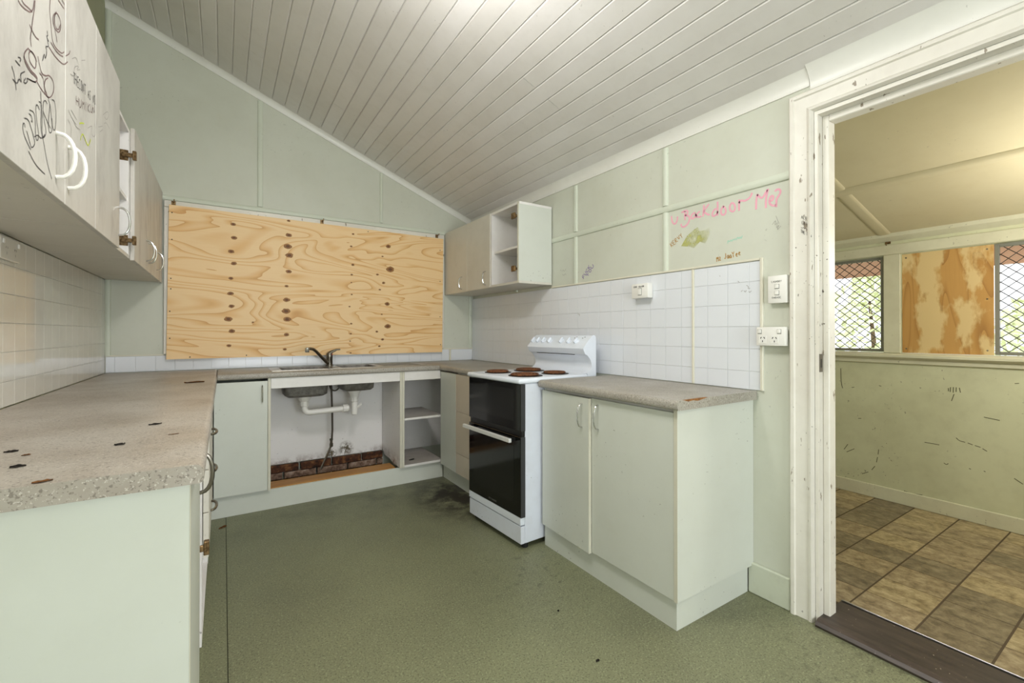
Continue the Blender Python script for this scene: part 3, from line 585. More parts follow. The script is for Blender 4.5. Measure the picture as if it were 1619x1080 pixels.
bs2 = box('baseboard_laundry', XW - .014, XW, -1.6, 2.6, 0, .092, 'laundry_trim', None, .004); tag(bs2, 'cream green skirting along the laundry wall', kind='structure')
ink('scuff_marks', SCUFF, .0042, XW, -1, 'ink_scuff', lw, 'dark scuffs')

def security_window(nm, y0, y1, label):
    w = root(nm, (XW + .03, (y0 + y1) / 2, ZS), label, None, None, 'structure')
    xf = XW + .03; z0, z1 = ZS + .004, ZH - .004
    fr = bmesh.new()
    for a, b, c, d in ((y0, y0 + .02, z0, z1), (y1 - .02, y1, z0, z1), (y0 + .02, y1 - .02, z0, z0 + .02), (y0 + .02, y1 - .02, z1 - .02, z1)): bx(fr, xf - .012, xf + .012, a, b, c, d, .002)
    obj('window_frame', fr, 'alu_dark', w)
    g = bmesh.new(); dy, dz = .062, .055; s = dz / dy
    Y_0, Y_1, Z_0, Z_1 = y0 + .02, y1 - .02, z0 + .02, z1 - .02
    for sg in (1, -1):
        k = -40
        for k in range(-40, 60):
            # line z = Z_0 + sg*s*(y - Y_0) + k*dz
            pts = []
            c0 = Z_0 + k * dz
            for y in (Y_0, Y_1): pts.append((y, c0 + sg * s * (y - Y_0)))
            (ya, za), (yb_, zb) = pts
            def clip(ya, za, yb_, zb):
                t0, t1 = 0, 1; d = zb - za
                for lo, sgn in ((Z_0, 1), (Z_1, -1)):
                    p = -sgn * d; q = sgn * (za - lo)
                    if abs(p) < 1e-12:
                        if q < 0: return None
                    else:
                        r = q / p
                        if p < 0: t0 = max(t0, r)
                        else: t1 = min(t1, r)
                return (t0, t1) if t0 < t1 - 1e-4 else None
            r = clip(ya, za, yb_, zb)
            if r: tube(g, [(xf - .006 + sg * .0016, ya + (yb_ - ya) * q, za + (zb - za) * q) for q in r], .0027, 4, False)
    go = obj('security_mesh', g, 'screen_wire', w); go['kind'] = 'stuff'
    box('glass_pane', xf + .016, xf + .02, y0 + .004, y1 - .004, z0, z1, 'glass', w)
security_window('window_1', 1.214, 1.948, 'window with black diamond security mesh, near the door frame')
security_window('window_2', -.20, .682, 'window with black diamond security mesh, right of the plywood sheet')
p = root('plywood_sheet', (XW + .012, .9, ZS), 'damp-stained plywood sheet fixed between two laundry windows', 'plywood')
pb = box('board', XW + .004, XW + .017, .6835, 1.111, 1.023, 1.685, 'ply_damp', p, .001); 
for yy, zz in ((.71, 1.66), (.71, 1.36), (.71, 1.05), (1.09, 1.66), (1.09, 1.05)): obj('screw_head', lathe(bmesh.new(), [(.005, .0035), (.005, .0045), (.002, .003)], (XW, yy, zz), 8, 'X'), 'chrome_dull', p)
br = root('curtain_bracket', (XW - .016, 1.185, 1.77), 'small rusty curtain bracket on the laundry window head', 'bracket')
box('back_plate', XW - .004, XW, 1.17, 1.2, 1.768, 1.79, 'hinge', br); obj('hook', tube(bmesh.new(), [(XW - .004, 1.185, 1.78), (XW - .03, 1.185, 1.778), (XW - .036, 1.185, 1.765), (XW - .03, 1.185, 1.755)], .003, 6), 'hinge', br)

# outside the laundry
tag(box('ground', 4.0, 24, -18, 18, -.4, -.3, 'ground'), 'bright grass outside the laundry windows', kind='structure')
bm = prism(bmesh.new(), [(XW + .11, 1.80), (4.42, 1.64), (4.44, 1.62), (4.46, 1.62), (4.46, 1.72), (XW + .11, 1.88)], 1, -2, 3); tag(obj('trim_6', bm, 'eave'), 'salmon pink eave and fascia outside the laundry windows', kind='structure')
def shrub(name, x, y, h, r, n, label, group=None):
    s = root(name, (x, y, -.3), label, 'shrub', group)
    obj('stem', tube(bmesh.new(), [(x, y, -.3), (x + .05, y, h * .4), (x, y + .05, h * .8)], [.05, .035, .015], 7), 'bark', s)
    bm = bmesh.new()
    for _ in range(n):
        a = random.uniform(0, 2 * math.pi); q = r * random.random() ** .5; zz = random.uniform(-.1, h); q *= math.sin(math.pi * min(.95, max(.12, (zz + .3) / (h + .5))))
        c = Vector((x + q * math.cos(a), y + q * math.sin(a), zz)); d = Vector((random.gauss(0, 1), random.gauss(0, 1), random.gauss(0, .7))).normalized(); u = d.orthogonal().normalized(); l = random.uniform(.05, .11)
        vs = [bm.verts.new(c - d * l), bm.verts.new(c + u * l * .35), bm.verts.new(c + d * l), bm.verts.new(c - u * l * .35)]; bm.faces.new(vs)
    f = obj('foliage', bm, 'foliage', s); f['kind'] = 'stuff'
shrub('garden_shrub', 7.6, 2.5, 2.0, .8, 1100, 'leafy shrub with painted-in sunlight outside the window near the door frame')
shrub('garden_shrub', 8.2, 1.0, 1.6, .8, 1100, 'leafy shrub with painted-in sunlight outside the window right of the plywood')

# ================================================================ BOARDED WINDOW
wn = root('window_3', (.68, YB, 1.0), 'white window architrave behind the plywood boarding', None, None, 'structure')
box('frame_head', -.335, 1.69, YB - .022, YB, 2.0, 2.045, 'trim_worn', wn, .003)
box('frame_jamb', -.335, -.295, YB - .022, YB, 1.014, 1.999, 'trim_worn', wn, .003)
box('frame_jamb', 1.65, 1.69, YB - .022, YB, 1.014, 1.999, 'trim_worn', wn, .003)
pw = root('plywood_board', (.68, YB - .03, .98), 'large knotty pine plywood board screwed over the kitchen window', 'plywood')
YP = YB - .041
bm = bmesh.new(); q = [(-.306, 2.012), (1.672, 2.006), (1.662, .982), (-.318, .980)]
prism(bm, [(x, z) for x, z in q], 1, YP, YB - .023); obj('board', bm, 'ply', pw)
KN = [(.057,1.927,1),(.062,1.832,1.1),(.045,1.733,1.2),(.061,1.649,1.1),(.045,1.542,.9),(.042,1.435,1.2),(.048,1.345,1.1),(.029,1.254,1.5),(.05,1.169,1.2),(.033,1.066,.9),(.411,2.0,.7),(.412,1.892,1.3),(.406,1.807,1.6),(.417,1.74,1.6),(.412,1.618,1.2),(.397,1.507,.8),(.399,1.404,1.3),(.395,1.32,1.7),(.402,1.258,1.6),(.399,1.143,1.1),(.387,1.033,.8),(.881,1.956,.6),(.866,1.855,.6),(.879,1.707,.8),(.871,1.626,.6),(.868,1.563,.4),(.871,1.466,.5),(.854,1.368,.5),(.867,1.23,.6),(.864,1.149,.6),(.859,1.09,.4),(.862,.994,.5),(1.168,1.886,1.3),(1.12,1.797,.5),(1.186,1.693,2.0),(1.078,1.642,.7),(1.129,1.575,.8),(1.098,1.517,.6),(1.16,1.4,1.3),(1.114,1.311,.5),(1.164,1.211,1.6),(1.073,1.166,.7),(1.121,1.101,.8),(1.094,1.045,.6),(.18,1.233,.5)]
for x, z, s in KN:
    rx, rz_ = .017 * s, .0115 * s; bm = bmesh.new()
    c = bm.verts.new((x, YP - .0012, z)); r1 = [bm.verts.new((x + rx * .5 * math.cos(a), YP - .001, z + rz_ * .5 * math.sin(a))) for a in [math.pi * i / 6 for i in range(12)]]
    r2 = [bm.verts.new((x + rx * math.cos(a) * random.uniform(.85, 1.15), YP - .0003, z + rz_ * math.sin(a) * random.uniform(.85, 1.15))) for a in [math.pi * i / 6 for i in range(12)]]
    for i in range(12): bm.faces.new((c, r1[i], r1[(i + 1) % 12])); bm.faces.new((r1[i], r2[i], r2[(i + 1) % 12], r1[(i + 1) % 12]))
    o = obj('knot', bm, ['knot', 'knot_dark'], pw)
    for k_, f in enumerate(o.data.polygons): f.material_index = 1 if len(f.vertices) == 3 else 0
for x, z in [(-.29, 1.96), (-.29, 1.78), (-.295, 1.52), (-.295, 1.45), (-.3, 1.3), (-.3, 1.12), (-.19, .992), (.14, .995), (1.64, 1.9), (1.64, 1.62), (1.64, 1.3), (1.645, 1.05), (1.0, 1.99)]:
    obj('screw_head', lathe(bmesh.new(), [(.004, -.0005), (.004, -.002), (.001, -.001)], (x, YP, z), 8, 'Y'), 'debris', pw)
for x, lab in ((-.283, 'tiny rusty curtain bracket at the left end of the window head'), (.648, 'tiny rusty curtain bracket at the middle of the window head'), (1.615, 'tiny rusty curtain bracket at the right end of the window head')):
    b = root('curtain_bracket', (x, YB - .03, 2.03), lab, 'bracket', 'curtain brackets on the kitchen window head')
    box('back_plate', x - .012, x + .012, YB - .026, YB - .0222, 2.012, 2.042, 'hinge', b)
    obj('hook', tube(bmesh.new(), [(x, YB - .026, 2.03), (x + .004, YB - .05, 2.036), (x + .006, YB - .062, 2.03), (x + .006, YB - .062, 2.046)], .0035, 6), 'hinge', b)

# ================================================================ handles and hinges
def bow(bm, c, L, out, proud, r, axis='z', n=10):
    # c: centre of the mounting line; out: unit vector out of the door; L overall length
    ax = {'z': Vector((0, 0, 1)), 'y': Vector((0, 1, 0)), 'x': Vector((1, 0, 0))}[axis]; c = Vector(c); out = Vector(out)
    pts = []
    for i in range(n + 1):
        a = math.pi * i / n; pts.append(c + ax * (-math.cos(a) * L / 2) + out * (proud * math.sin(a) ** .75 + .0005))
    return tube(bm, pts, r, 8)
def handle(parent, c, out, axis='z', L=.108, proud=.028, r=.0040, mat='chrome'):
    o = obj('handle', bow(bmesh.new(), c, L, out, proud, r, axis), mat, parent, smooth=True); o['label'] = {'chrome': 'chrome bow handle', 'chrome_dull': 'tarnished bow handle', 'handle_white': 'white painted bow handle'}[mat]; return o
def hinge(parent, p, out, side, k=1.0):
    # concealed cup hinge: base plate, arm, cup
    bm = bmesh.new(); x, y, z = p; o = out[0]
    bx(bm, x - .022, x + .022, y - .004 * side if side > 0 else y, y if side > 0 else y + .004, z - .024, z + .024, .001)
    bx(bm, min(x, x + o * .045), max(x, x + o * .045), min(y - side * .004, y - side * .016), max(y - side * .004, y - side * .016), z - .009, z + .009, .002)
    bx(bm, x + o * .045 - .007, x + o * .045 + .007, min(y - side * .002, y - side * .022 * k), max(y - side * .002, y - side * .022 * k), z - .02, z + .02, .002)
    h = obj('hinge', bm, 'hinge', parent); h['label'] = 'rusty bronze hinge without its door'; return h

# ================================================================ LEFT OVERHEAD CUPBOARDS
OX, OZ0, OZ1 = -.343, 1.494, 2.075
G_OV = 'overhead cupboards on the left wall'
def left_overhead(y0, y1, label, doors, top=2.093, shelf=False):
    """doors: list of (ya, yb, handle_y or None, handle_mat, mat)"""
    c = root('overhead_cupboard', (-.5, (y0 + y1) / 2, OZ0), label, 'cupboard', G_OV)
    xb, xf = XL + .009, OX - .017; t_ = .016
    box('base_panel', xb, xf, y0 + .0035, y1 - .0035, OZ0, OZ0 + t_, 'cab_grey', c)
    box('top_panel', xb, xf, y0 + .0035, y1 - .0035, OZ1 - t_, OZ1, 'cab_white', c)
    for a in (y0 + .0035, y1 - t_ - .0035): box('side_panel', xb, xf, a, a + t_, OZ0 + t_, OZ1 - t_, 'cab_white', c)
    box('back_panel', xb, xb + .006, y0 + t_ + .002, y1 - t_ - .002, OZ0 + t_, OZ1 - t_, 'cab_white', c)
    if shelf: box('shelf', xb + .006, xf - .006, y0 + t_ + .001, y1 - t_ - .001, 1.752, 1.768, 'cab_white', c)
    ds = []
    for ya, yb_, hy, hm, dm in doors:
        d = box('door', OX - .016, OX, ya + .0015, yb_ - .0015, OZ0 - .006, top, dm, c, .0012); ds.append(d)
        if hy: handle(d, (OX, hy, 1.59), (1, 0, 0), 'z', .108, .034, .0050 if hm == 'handle_white' else .0040, hm)
    return c, ds
cA, dA = left_overhead(1.165, 1.915, 'overhead cupboard nearest the viewer, black scribbles and white handles on its doors', [(1.165, 1.588, 1.512, 'handle_white', 'cab_grubby'), (1.588, 1.915, 1.612, 'handle_white', 'cab_grubby')], 2.142)
cB, dB = left_overhead(1.915, 2.645, 'overhead cupboard with one door missing and rusty hinges showing', [(1.915, 2.305, 2.283, 'chrome', 'cab_grubby')], 2.142, True)
cC, dC = left_overhead(2.645, 3.425, 'smeared overhead cupboard with two chrome handles side by side', [(2.655, 3.065, 3.025, 'chrome', 'cab_smear'), (3.065, 3.425, 3.118, 'chrome', 'cab_smear')])
cD, dD = left_overhead(3.425, 3.775, 'narrow single-door overhead cupboard in the corner beside the boarded window', [(3.425, 3.773, 3.447, 'chrome', 'cab_smear')])
for zz in (1.955, 1.572): hinge(cB, (OX - .04, 2.628, zz), (1, 0, 0), 1)
ink('crayon_scribble', BROWN, .0028, OX, 1, 'ink_brown', dA[0], 'plum brown crayon scribble')
ink('pen_scribble', BLACK, .0026, OX, 1, 'ink_black', dA[0], 'black pen scrawl')
ink('loop_scribble', ZIG, .0024, OX, 1, 'ink_black', dA[0], 'black looping marker scribble')
ink('pen_scribble', RIGHTDOOR, .0018, OX, 1, 'ink_faint', dA[1], 'faint pen doodles')
ink('highlighter_scribble', LIME, .0042, OX, 1, 'ink_lime', dA[1], 'lime highlighter squiggle')
ink('black_writing', text_strokes('THECONT AS NO', (1.655, 1.833), (1.91, 1.878), .030, None, .002), .0022, OX, 1, 'ink_black', dA[1], 'slanting black handwriting')
ink('brown_writing', text_strokes('HUMIKUN', (1.686, 1.783), (1.902, 1.846), .026, None, .002), .0024, OX, 1, 'ink_brown', dA[1], 'faint brown handwriting')

# ================================================================ RIGHT OVERHEAD CUPBOARD
c = root('overhead_cupboard', (1.85, 3.16, 1.5), 'overhead cupboard above the stove with one open doorless compartment', 'cupboard')
xf, xb = 1.717, XR - .009; z0, z1, t_ = 1.5, 2.062, .016
box('base_panel', 1.702, xb, 2.55, 3.765, z0, z0 + t_, 'cab_grey', c); box('top_panel', xf - .012, xb, 2.55, 3.765, z1 - t_, z1, 'cab_white', c)
box('end_panel', 1.700, xb, 2.550, 2.567, z0 + t_, z1 - t_, 'cab', c, .001); box('edge_strip', 1.6985, 1.700, 2.550, 2.567, z0, z1, 'cab_edge', c)
box('partition', 1.705, xb, 2.926, 2.942, z0 + t_, z1 - t_, 'cab_white', c); box('side_panel', xf, xb, 3.749, 3.765, z0 + t_, z1 - t_, 'cab_white', c)
box('back_panel', xb - .006, xb, 2.567, 2.926, z0 + t_, z1 - t_, 'cab_white', c); box('shelf', 1.725, xb - .006, 2.5675, 2.9255, 1.752, 1.768, 'cab_white', c)
for ya, yb_, hy in ((3.328, 3.768, 3.418), (2.944, 3.325, 3.008)):
    d = box('door', 1.700, 1.716, ya, yb_, z0 + .002, z1, 'cab_grey', c, .0012); handle(d, (1.700, hy, 1.578), (-1, 0, 0), 'z', .105, .03)
for zz in (1.965, 1.60): hinge(c, (1.728, 2.5675, zz), (-1, 0, 0), -1, 2.0)

# ================================================================ BENCHTOPS
BT, BB = .900, .862
def nose(f, back, sgn):   # profile across the bench: front edge at f, going back; sgn = direction from front to back
    r = .017; pts = []
    for i in range(6): a = math.pi / 2 * i / 5; pts.append((f + sgn * (r - r * math.sin(a)), BB + .012 - .012 * 0 + (0)) if False else (f + sgn * r * (1 - math.sin(a)), BT - r * (1 - math.cos(math.pi / 2 - a)) if False else BT - r + r * math.cos(a)))
    # pts runs from top (a=0: x=f+r,z=BT) to the front (a=90: x=f,z=BT-r)
    lower = [(f + sgn * .010 * (1 - math.cos(a)), BB + .010 - .010 * math.sin(a)) for a in [math.pi / 2 * i / 3 for i in range(4)]]
    return [(back, BT)] + pts + lower + [(back, BB)]
def benchtop(name, label, bm, mat): return tag(obj(name, bm, mat, smooth=True), label, 'benchtop')
benchtop('benchtop', 'long stained beige speckled benchtop under the graffitied overhead cupboards', prism(bmesh.new(), nose(-.031, XL + .009, -1), 1, 1.072, YB - .009), 'bench_left')
YF2 = 3.283
SX0, SX1, SY0, SY1 = .315, .99, 3.385, 3.665
bm = prism(bmesh.new(), nose(YF2, SY0, 1), 0, -.030, 1.437)
bx(bm, -.030, SX0, SY0, YB - .009, BB, BT); bx(bm, SX1, 1.437, SY0, YB - .009, BB, BT); bx(bm, SX0, SX1, SY1, YB - .009, BB, BT)
benchtop('benchtop', 'grimy speckled benchtop holding the sink below the boarded window', bm, 'bench')
benchtop('benchtop', 'short speckled benchtop in the corner left of the stove', prism(bmesh.new(), nose(1.438, XR - .009, 1), 1, 2.575, YB - .009), 'bench')
rb = benchtop('benchtop', 'speckled grey benchtop with chipped corner, right of the stove', prism(bmesh.new(), nose(1.436, XR - .009, 1), 1, 1.078, 1.963), 'bench')
bm = prism(bmesh.new(), [(1.475, .9), (1.50, .893), (1.53, .896), (1.56, .8915), (1.60, .897), (1.625, .9), (1.60, .9008), (1.52, .9008)], 1, 1.0772, 1.087); o = obj('chip', bm, 'leaf', rb); o['label'] = 'bare brown chip'
# ================================================================ LEFT BASE CUPBOARDS
LX = -.055; xb = XL + .009
KH = .13
c = root('base_cupboard', (-.33, 1.45, 0), 'base cupboard at the near end of the long left bench, pale mint end panel', 'cupboard')
box('end_panel', xb, LX, 1.092, 1.108, .0, BB - .001, 'cab', c, .001); box('edge_strip', LX, LX + .0012, 1.092, 1.108, .0, BB - .001, 'cab_edge', c)
d = box('door', LX - .016, LX, 1.110, 1.555, .135, .845, 'cab', c, .001); handle(d, (LX, 1.525, .765), (1, 0, 0), 'z', .11, .03, .0055, 'chrome_dull')
box('partition', xb, LX - .002, 1.558, 1.574, KH, BB - .001, 'cab_white', c); box('partition', xb, LX - .002, 1.782, 1.798, KH, BB - .001, 'cab_white', c)
box('base_panel', xb, LX - .018, 1.109, 1.781, KH, KH + .016, 'cab_white', c); box('kick_board', LX - .05, LX - .034, 1.109, 1.798, 0, KH - .001, 'cab', c)
box('back_panel', xb, xb + .006, 1.109, 1.781, KH + .017, BB - .001, 'cab_white', c)
hinge(c, (LX - .03, 1.5745, .53), (1, 0, 0), -1)
c = root('drawer_unit', (-.33, 2.1, 0), 'three-drawer unit under the left bench, slightly open drawers with bottom drawer gone', 'drawers')
for a in (1.8, 2.394): box('side_panel', xb, LX - .002, a, a + .016, KH, BB - .001, 'cab_white', c)
box('kick_board', LX - .05, LX - .034, 1.8, 2.41, 0, KH - .001, 'cab', c); box('base_panel', xb, LX - .002, 1.817, 2.393, KH, KH + .016, 'cab_white', c)
for z0_, z1_ in ((.703, .842), (.561, .700), (.412, .558)):
    d = box('drawer', LX, LX + .016, 1.801, 2.405, z0_, z1_, 'cab_grey', c, .001)
    box('drawer_box', LX - .42, LX - .001, 1.83, 2.38, z0_ + .015, z1_ - .02, 'cab_white', d)
    handle(d, (LX + .016, 2.1, (z0_ + z1_) / 2), (1, 0, 0), 'y', .11, .018, .0048, 'chrome_dull')
c = root('corner_panel', (-.2, 2.85, 0), 'plain mint filler panel beside the corner under the left bench', 'panel')
box('panel', LX - .016, LX, 2.412, 3.298, KH, BB - .001, 'cab', c); box('kick_board', LX - .05, LX - .034, 2.412, 3.331, 0, KH - .001, 'cab', c)

# ================================================================ BACK BASE CUPBOARDS
BY = 3.300; KY = 3.332; yb2 = YB - .009
c = root('base_cupboard', (.1, 3.5, 0), 'pale mint single-door base cupboard in the corner left of the open sink bay', 'cupboard')
d = box('door', -.048, .2425, BY, BY + .016, .138, .845, 'cab', c, .001); handle(d, (.212, BY, .762), (0, -1, 0), 'z', .112, .03)
box('side_panel', .2445, .2605, BY + .002, yb2, KH + .002, BB - .001, 'cab_white', c); box('edge_strip', .2445, .2605, BY, BY + .002, KH + .002, BB - .001, 'cab_edge', c)
box('base_panel', -.048, .243, BY + .02, yb2, KH, KH + .016, 'cab_white', c)
box('kick_board', LX - .033, 1.485, KY, KY + .016, 0, KH - .002, 'cab', c, .001)
c = root('sink_cupboard', (.69, 3.5, 0), 'open doorless sink cupboard with rotted base showing bricks and pipes', 'cupboard')
box('front_rail', .2615, 1.122, BY, BY + .016, .792, BB - .001, 'cab_white', c, .001)
box('back_panel', .2615, 1.122, 3.752, 3.758, .176, BB - .001, 'melamine_rot', c)
bm = prism(bmesh.new(), [(BY + .002, .132), (3.40, .136), (3.45, .128), (3.55, .15), (3.66, .152), (3.74, .182), (3.751, .186), (3.751, BB - .001), (BY + .002, BB - .001)], 0, 1.123, 1.139); obj('side_panel', bm, 'melamine_rot', c)
box('edge_strip', 1.123, 1.139, BY, BY + .002, .132, BB - .001, 'cab_edge', c)
o = box('floor_plank', .2625, 1.105, 3.349, 3.492, .112, .132, 'plank', c, .002); o['label'] = 'honey coloured loose timber plank'
o = box('void_base', .2625, 1.122, 3.352, 3.752, .004, .02, 'soil', c); o['label'] = 'dark soil under the rotted base'
for row, (z0_, z1_, off) in enumerate(((.010, .062, .0), (.068, .114, -.11), (.120, .172, 0))):
    x = .262 + off
    i = 0
    while x < 1.12:
        a, b = max(x, .263), min(x + .222, 1.121)
        if b - a > .03:
            dy = random.uniform(-.008, .008); box('brick', a + .002, b - .002, 3.722 + dy, 3.75, z0_, z1_, 'brick' if row != 1 else 'brick2', c, .003)
        x += .23
c = root('shelf_cupboard', (1.3, 3.5, 0), 'narrow open cupboard with dusty shelves right of the sink bay', 'cupboard')
box('side_panel', 1.141, 1.157, BY + .002, yb2, .132, BB - .001, 'cab_white', c); box('edge_strip', 1.141, 1.157, BY, BY + .002, .132, BB - .001, 'cab_edge', c)
box('side_panel', 1.92, 1.936, BY + .06, yb2, .132, BB - .001, 'cab_white', c)
box('front_rail', 1.158, 1.452, BY, BY + .016, .792, BB - .001, 'cab_white', c, .001)
box('back_panel', 1.158, 1.919, 3.752, 3.758, .15, BB - .001, 'cab_white', c)
box('shelf', 1.158, 1.470, BY + .012, 3.751, .488, .504, 'shelf_dirty', c); box('shelf_edge', 1.158, 1.470, BY + .010, BY + .012, .488, .504, 'cab_white', c)
box('base_panel', 1.158, 1.470, BY + .004, 3.751, .133, .149, 'shelf_dirty', c); box('base_edge', 1.158, 1.452, BY + .002, BY + .004, .133, .149, 'cab_white', c)
# ================================================================ RIGHT REAR BASE
RX = 1.468; KX = 1.490
c = root('base_cupboard', (1.7, 3.15, 0), 'pale mint corner cupboard door between the open shelves and the beige drawers', 'cupboard')
box('door', RX - .016, RX, 3.024, 3.297, .118, .850, 'cab', c, .001); box('side_panel', RX + .003, XR - .02, 3.008, 3.022, .133, BB - .001, 'cab_white', c)
box('kick_board', KX, KX + .016, 2.575, 3.331, 0, .117, 'cab', c)
c = root('drawer_unit', (1.7, 2.8, 0), 'pinkish beige three-drawer unit partly hidden by the stove', 'drawers')
for z0_, z1_ in ((.578, .850), (.270, .575), (.118, .267)): box('drawer', RX - .016, RX, 2.578, 3.021, z0_, z1_, 'cab_beige', c, .001)
box('side_panel', RX + .003, XR - .02, 2.577, 2.593, .118, BB - .001, 'cab_white', c); box('top_rail', RX + .003, RX + .05, 2.594, 3.006, .845, BB - .001, 'cab_white', c)

# ================================================================ RIGHT BASE CUPBOARD
c = root('base_cupboard', (1.7, 1.54, 0), 'large pale mint two-door base cupboard between the stove and the doorway', 'cupboard')
DXF = 1.462; wx = XR - .001
box('end_panel', DXF, wx, 1.098, 1.114, .121, BB - .001, 'cab', c, .001); box('edge_strip', DXF - .0012, DXF, 1.098, 1.114, .121, BB - .001, 'cab_edge', c)
box('side_panel', DXF + .018, wx, 1.946, 1.962, .121, BB - .001, 'cab', c); box('base_panel', DXF + .018, wx, 1.115, 1.945, .121, .137, 'cab_white', c)
box('top_rail', DXF + .018, DXF + .09, 1.115, 1.945, .845, BB - .001, 'cab_white', c)
box('kick_board', 1.480, 1.496, 1.116, 1.962, 0, .120, 'cab', c); box('kick_board', 1.496, XR - .019, 1.116, 1.132, 0, .120, 'cab', c)
d = box('door', DXF, DXF + .016, 1.1155, 1.5735, .122, .848, 'cab', c, .001); handle(d, (DXF, 1.528, .765), (-1, 0, 0), 'z', .112, .03)
# left door hangs slightly open
bm = bx(bmesh.new(), DXF, DXF + .016, 1.5775, 1.961, .116, .846, .001); bm.transform(Matrix.Translation((DXF + .016, 1.961, 0)) @ Matrix.Rotation(R(-2.2), 4, 'Z') @ Matrix.Translation((-DXF - .016, -1.961, 0)))
d = obj('door', bm, 'cab', c); handle(d, (DXF - .0135, 1.625, .76), (-1, 0, 0), 'z', .112, .03)
bm = bx(bmesh.new(), DXF, DXF + .016, 1.576, 1.5774, .116, .846); bm.transform(Matrix.Translation((DXF + .016, 1.961, 0)) @ Matrix.Rotation(R(-2.2), 4, 'Z') @ Matrix.Translation((-DXF - .016, -1.961, 0))); obj('edge_strip', bm, 'cab_edge', d)

# ================================================================ SINK
s = root('kitchen_sink', (.8, 3.53, .9), 'dirty stainless double-bowl sink with drainer set in the rear benchtop', 'sink')
bm = bmesh.new(); zt = .9035
for a, b, c0, d0 in ((.27, .335, 3.35, 3.715), (.655, .722, 3.35, 3.715), (.978, 1.36, 3.35, 3.715), (.335, .655, 3.35, 3.395), (.722, .978, 3.35, 3.395), (.335, .655, 3.655, 3.715), (.722, .978, 3.655, 3.715)): bx(bm, a, b, c0, d0, .9005, zt)
obj('sink_top', bm, 'steel', s)
def bowl(x0, x1, y0, y1, zb, tp):
    bm = bmesh.new(); lv = [(0, zt), (.004, .89), (tp * .5, zb + .02), (tp, zb + .004), (tp + .02, zb)]
    rings = []
    for off, z in lv:
        r = .03; ring = []
        for cx, cy, a0 in ((x1 - off - r, y1 - off - r, 0), (x0 + off + r, y1 - off - r, 90), (x0 + off + r, y0 + off + r, 180), (x1 - off - r, y0 + off + r, 270)):
            for q in range(4): a = R(a0 + 30 * q); ring.append(bm.verts.new((cx + r * math.cos(a), cy + r * math.sin(a), z)))
        rings.append(ring)
    for a, b in zip(rings, rings[1:]):
        for i in range(16): bm.faces.new((a[i], a[(i + 1) % 16], b[(i + 1) % 16], b[i]))
    bm.faces.new(rings[-1]); return obj('bowl', bm, 'sink_under', s, smooth=True)
bowl(.335, .655, 3.395, 3.655, .700, .045); bowl(.722, .978, 3.395, 3.655, .722, .03)
bm = bmesh.new()
for i in range(9): bx(bm, 1.03, 1.33, 3.405 + i * .031, 3.415 + i * .031, .9035, .906, .001)
obj('drainer_ribs', bm, 'steel', s)
w = root('waste_pipe', (.66, 3.52, .53), 'white plastic waste pipe joining both sink bowls', 'pipe')
wy = 3.52
obj('outlet', lathe(bmesh.new(), [(.024, .64), (.026, .66), (.050, .698), (.050, .699)], (.492, wy, 0), 18), 'pvc', w, smooth=True)
obj('nut', lathe(bmesh.new(), [(.026, .628), (.03, .632), (.03, .660), (.026, .664)], (.492, wy, 0), 10), 'pvc', w)
pts = [(.492, wy, .64), (.492, wy, .615)] + [(.492 + .035 - .035 * math.cos(a), wy, .615 - .035 * math.sin(a)) for a in [math.pi / 2 * i / 6 for i in range(1, 7)]] + [(.80, wy, .588)]
obj('pipe', tube(bmesh.new(), pts, .0215, 14), 'pvc', w, smooth=True)
obj('nut', lathe(bmesh.new(), [(.026, .755), (.031, .758), (.031, .79), (.026, .793)], (0, wy, .588), 10, 'X'), 'pvc', w)
obj('outlet', lathe(bmesh.new(), [(.026, .64), (.028, .66), (.033, .69), (.052, .718), (.052, .7205)], (.842, wy, 0), 18), 'pvc', w, smooth=True)
obj('nut', lathe(bmesh.new(), [(.026, .634), (.031, .638), (.031, .664), (.026, .668)], (.842, wy, 0), 10), 'pvc', w)
obj('trap_body', lathe(bmesh.new(), [(.016, .532), (.0235, .540), (.0235, .64)], (.842, wy, 0), 14), 'pvc', w, smooth=True)
obj('spur', tube(bmesh.new(), [(.86, wy, .585), (.892, wy - .01, .612)], .009, 8), 'pvc', w)
h = root('tap_hose', (.65, 3.62, .13), 'dark braided water hose hanging under the sink', 'hose')
obj('hose', tube(bmesh.new(), [(.69, 3.64, .85), (.695, 3.625, .74), (.70, 3.62, .56), (.702, 3.62, .42), (.698, 3.62, .345)], .0075, 8), 'hose', h, smooth=True)
obj('coupling', lathe(bmesh.new(), [(.008, .285), (.014, .290), (.014, .312), (.010, .316), (.010, .334), (.013, .338), (.013, .348), (.007, .352)], (.694, 3.62, 0), 8), 'chrome_dull', h)
obj('tail_pipe', tube(bmesh.new(), [(.69, 3.62, .29), (.668, 3.617, .24), (.618, 3.61, .13)], .008, 8), 'chrome_dull', h, smooth=True)
obj('loop', tube(bmesh.new(), [(.688 + .038 - .038 * math.cos(a), 3.66, .76 - .052 * math.sin(a)) for a in [math.pi * i / 12 for i in range(13)]], .0055, 8), 'hose', h, smooth=True)

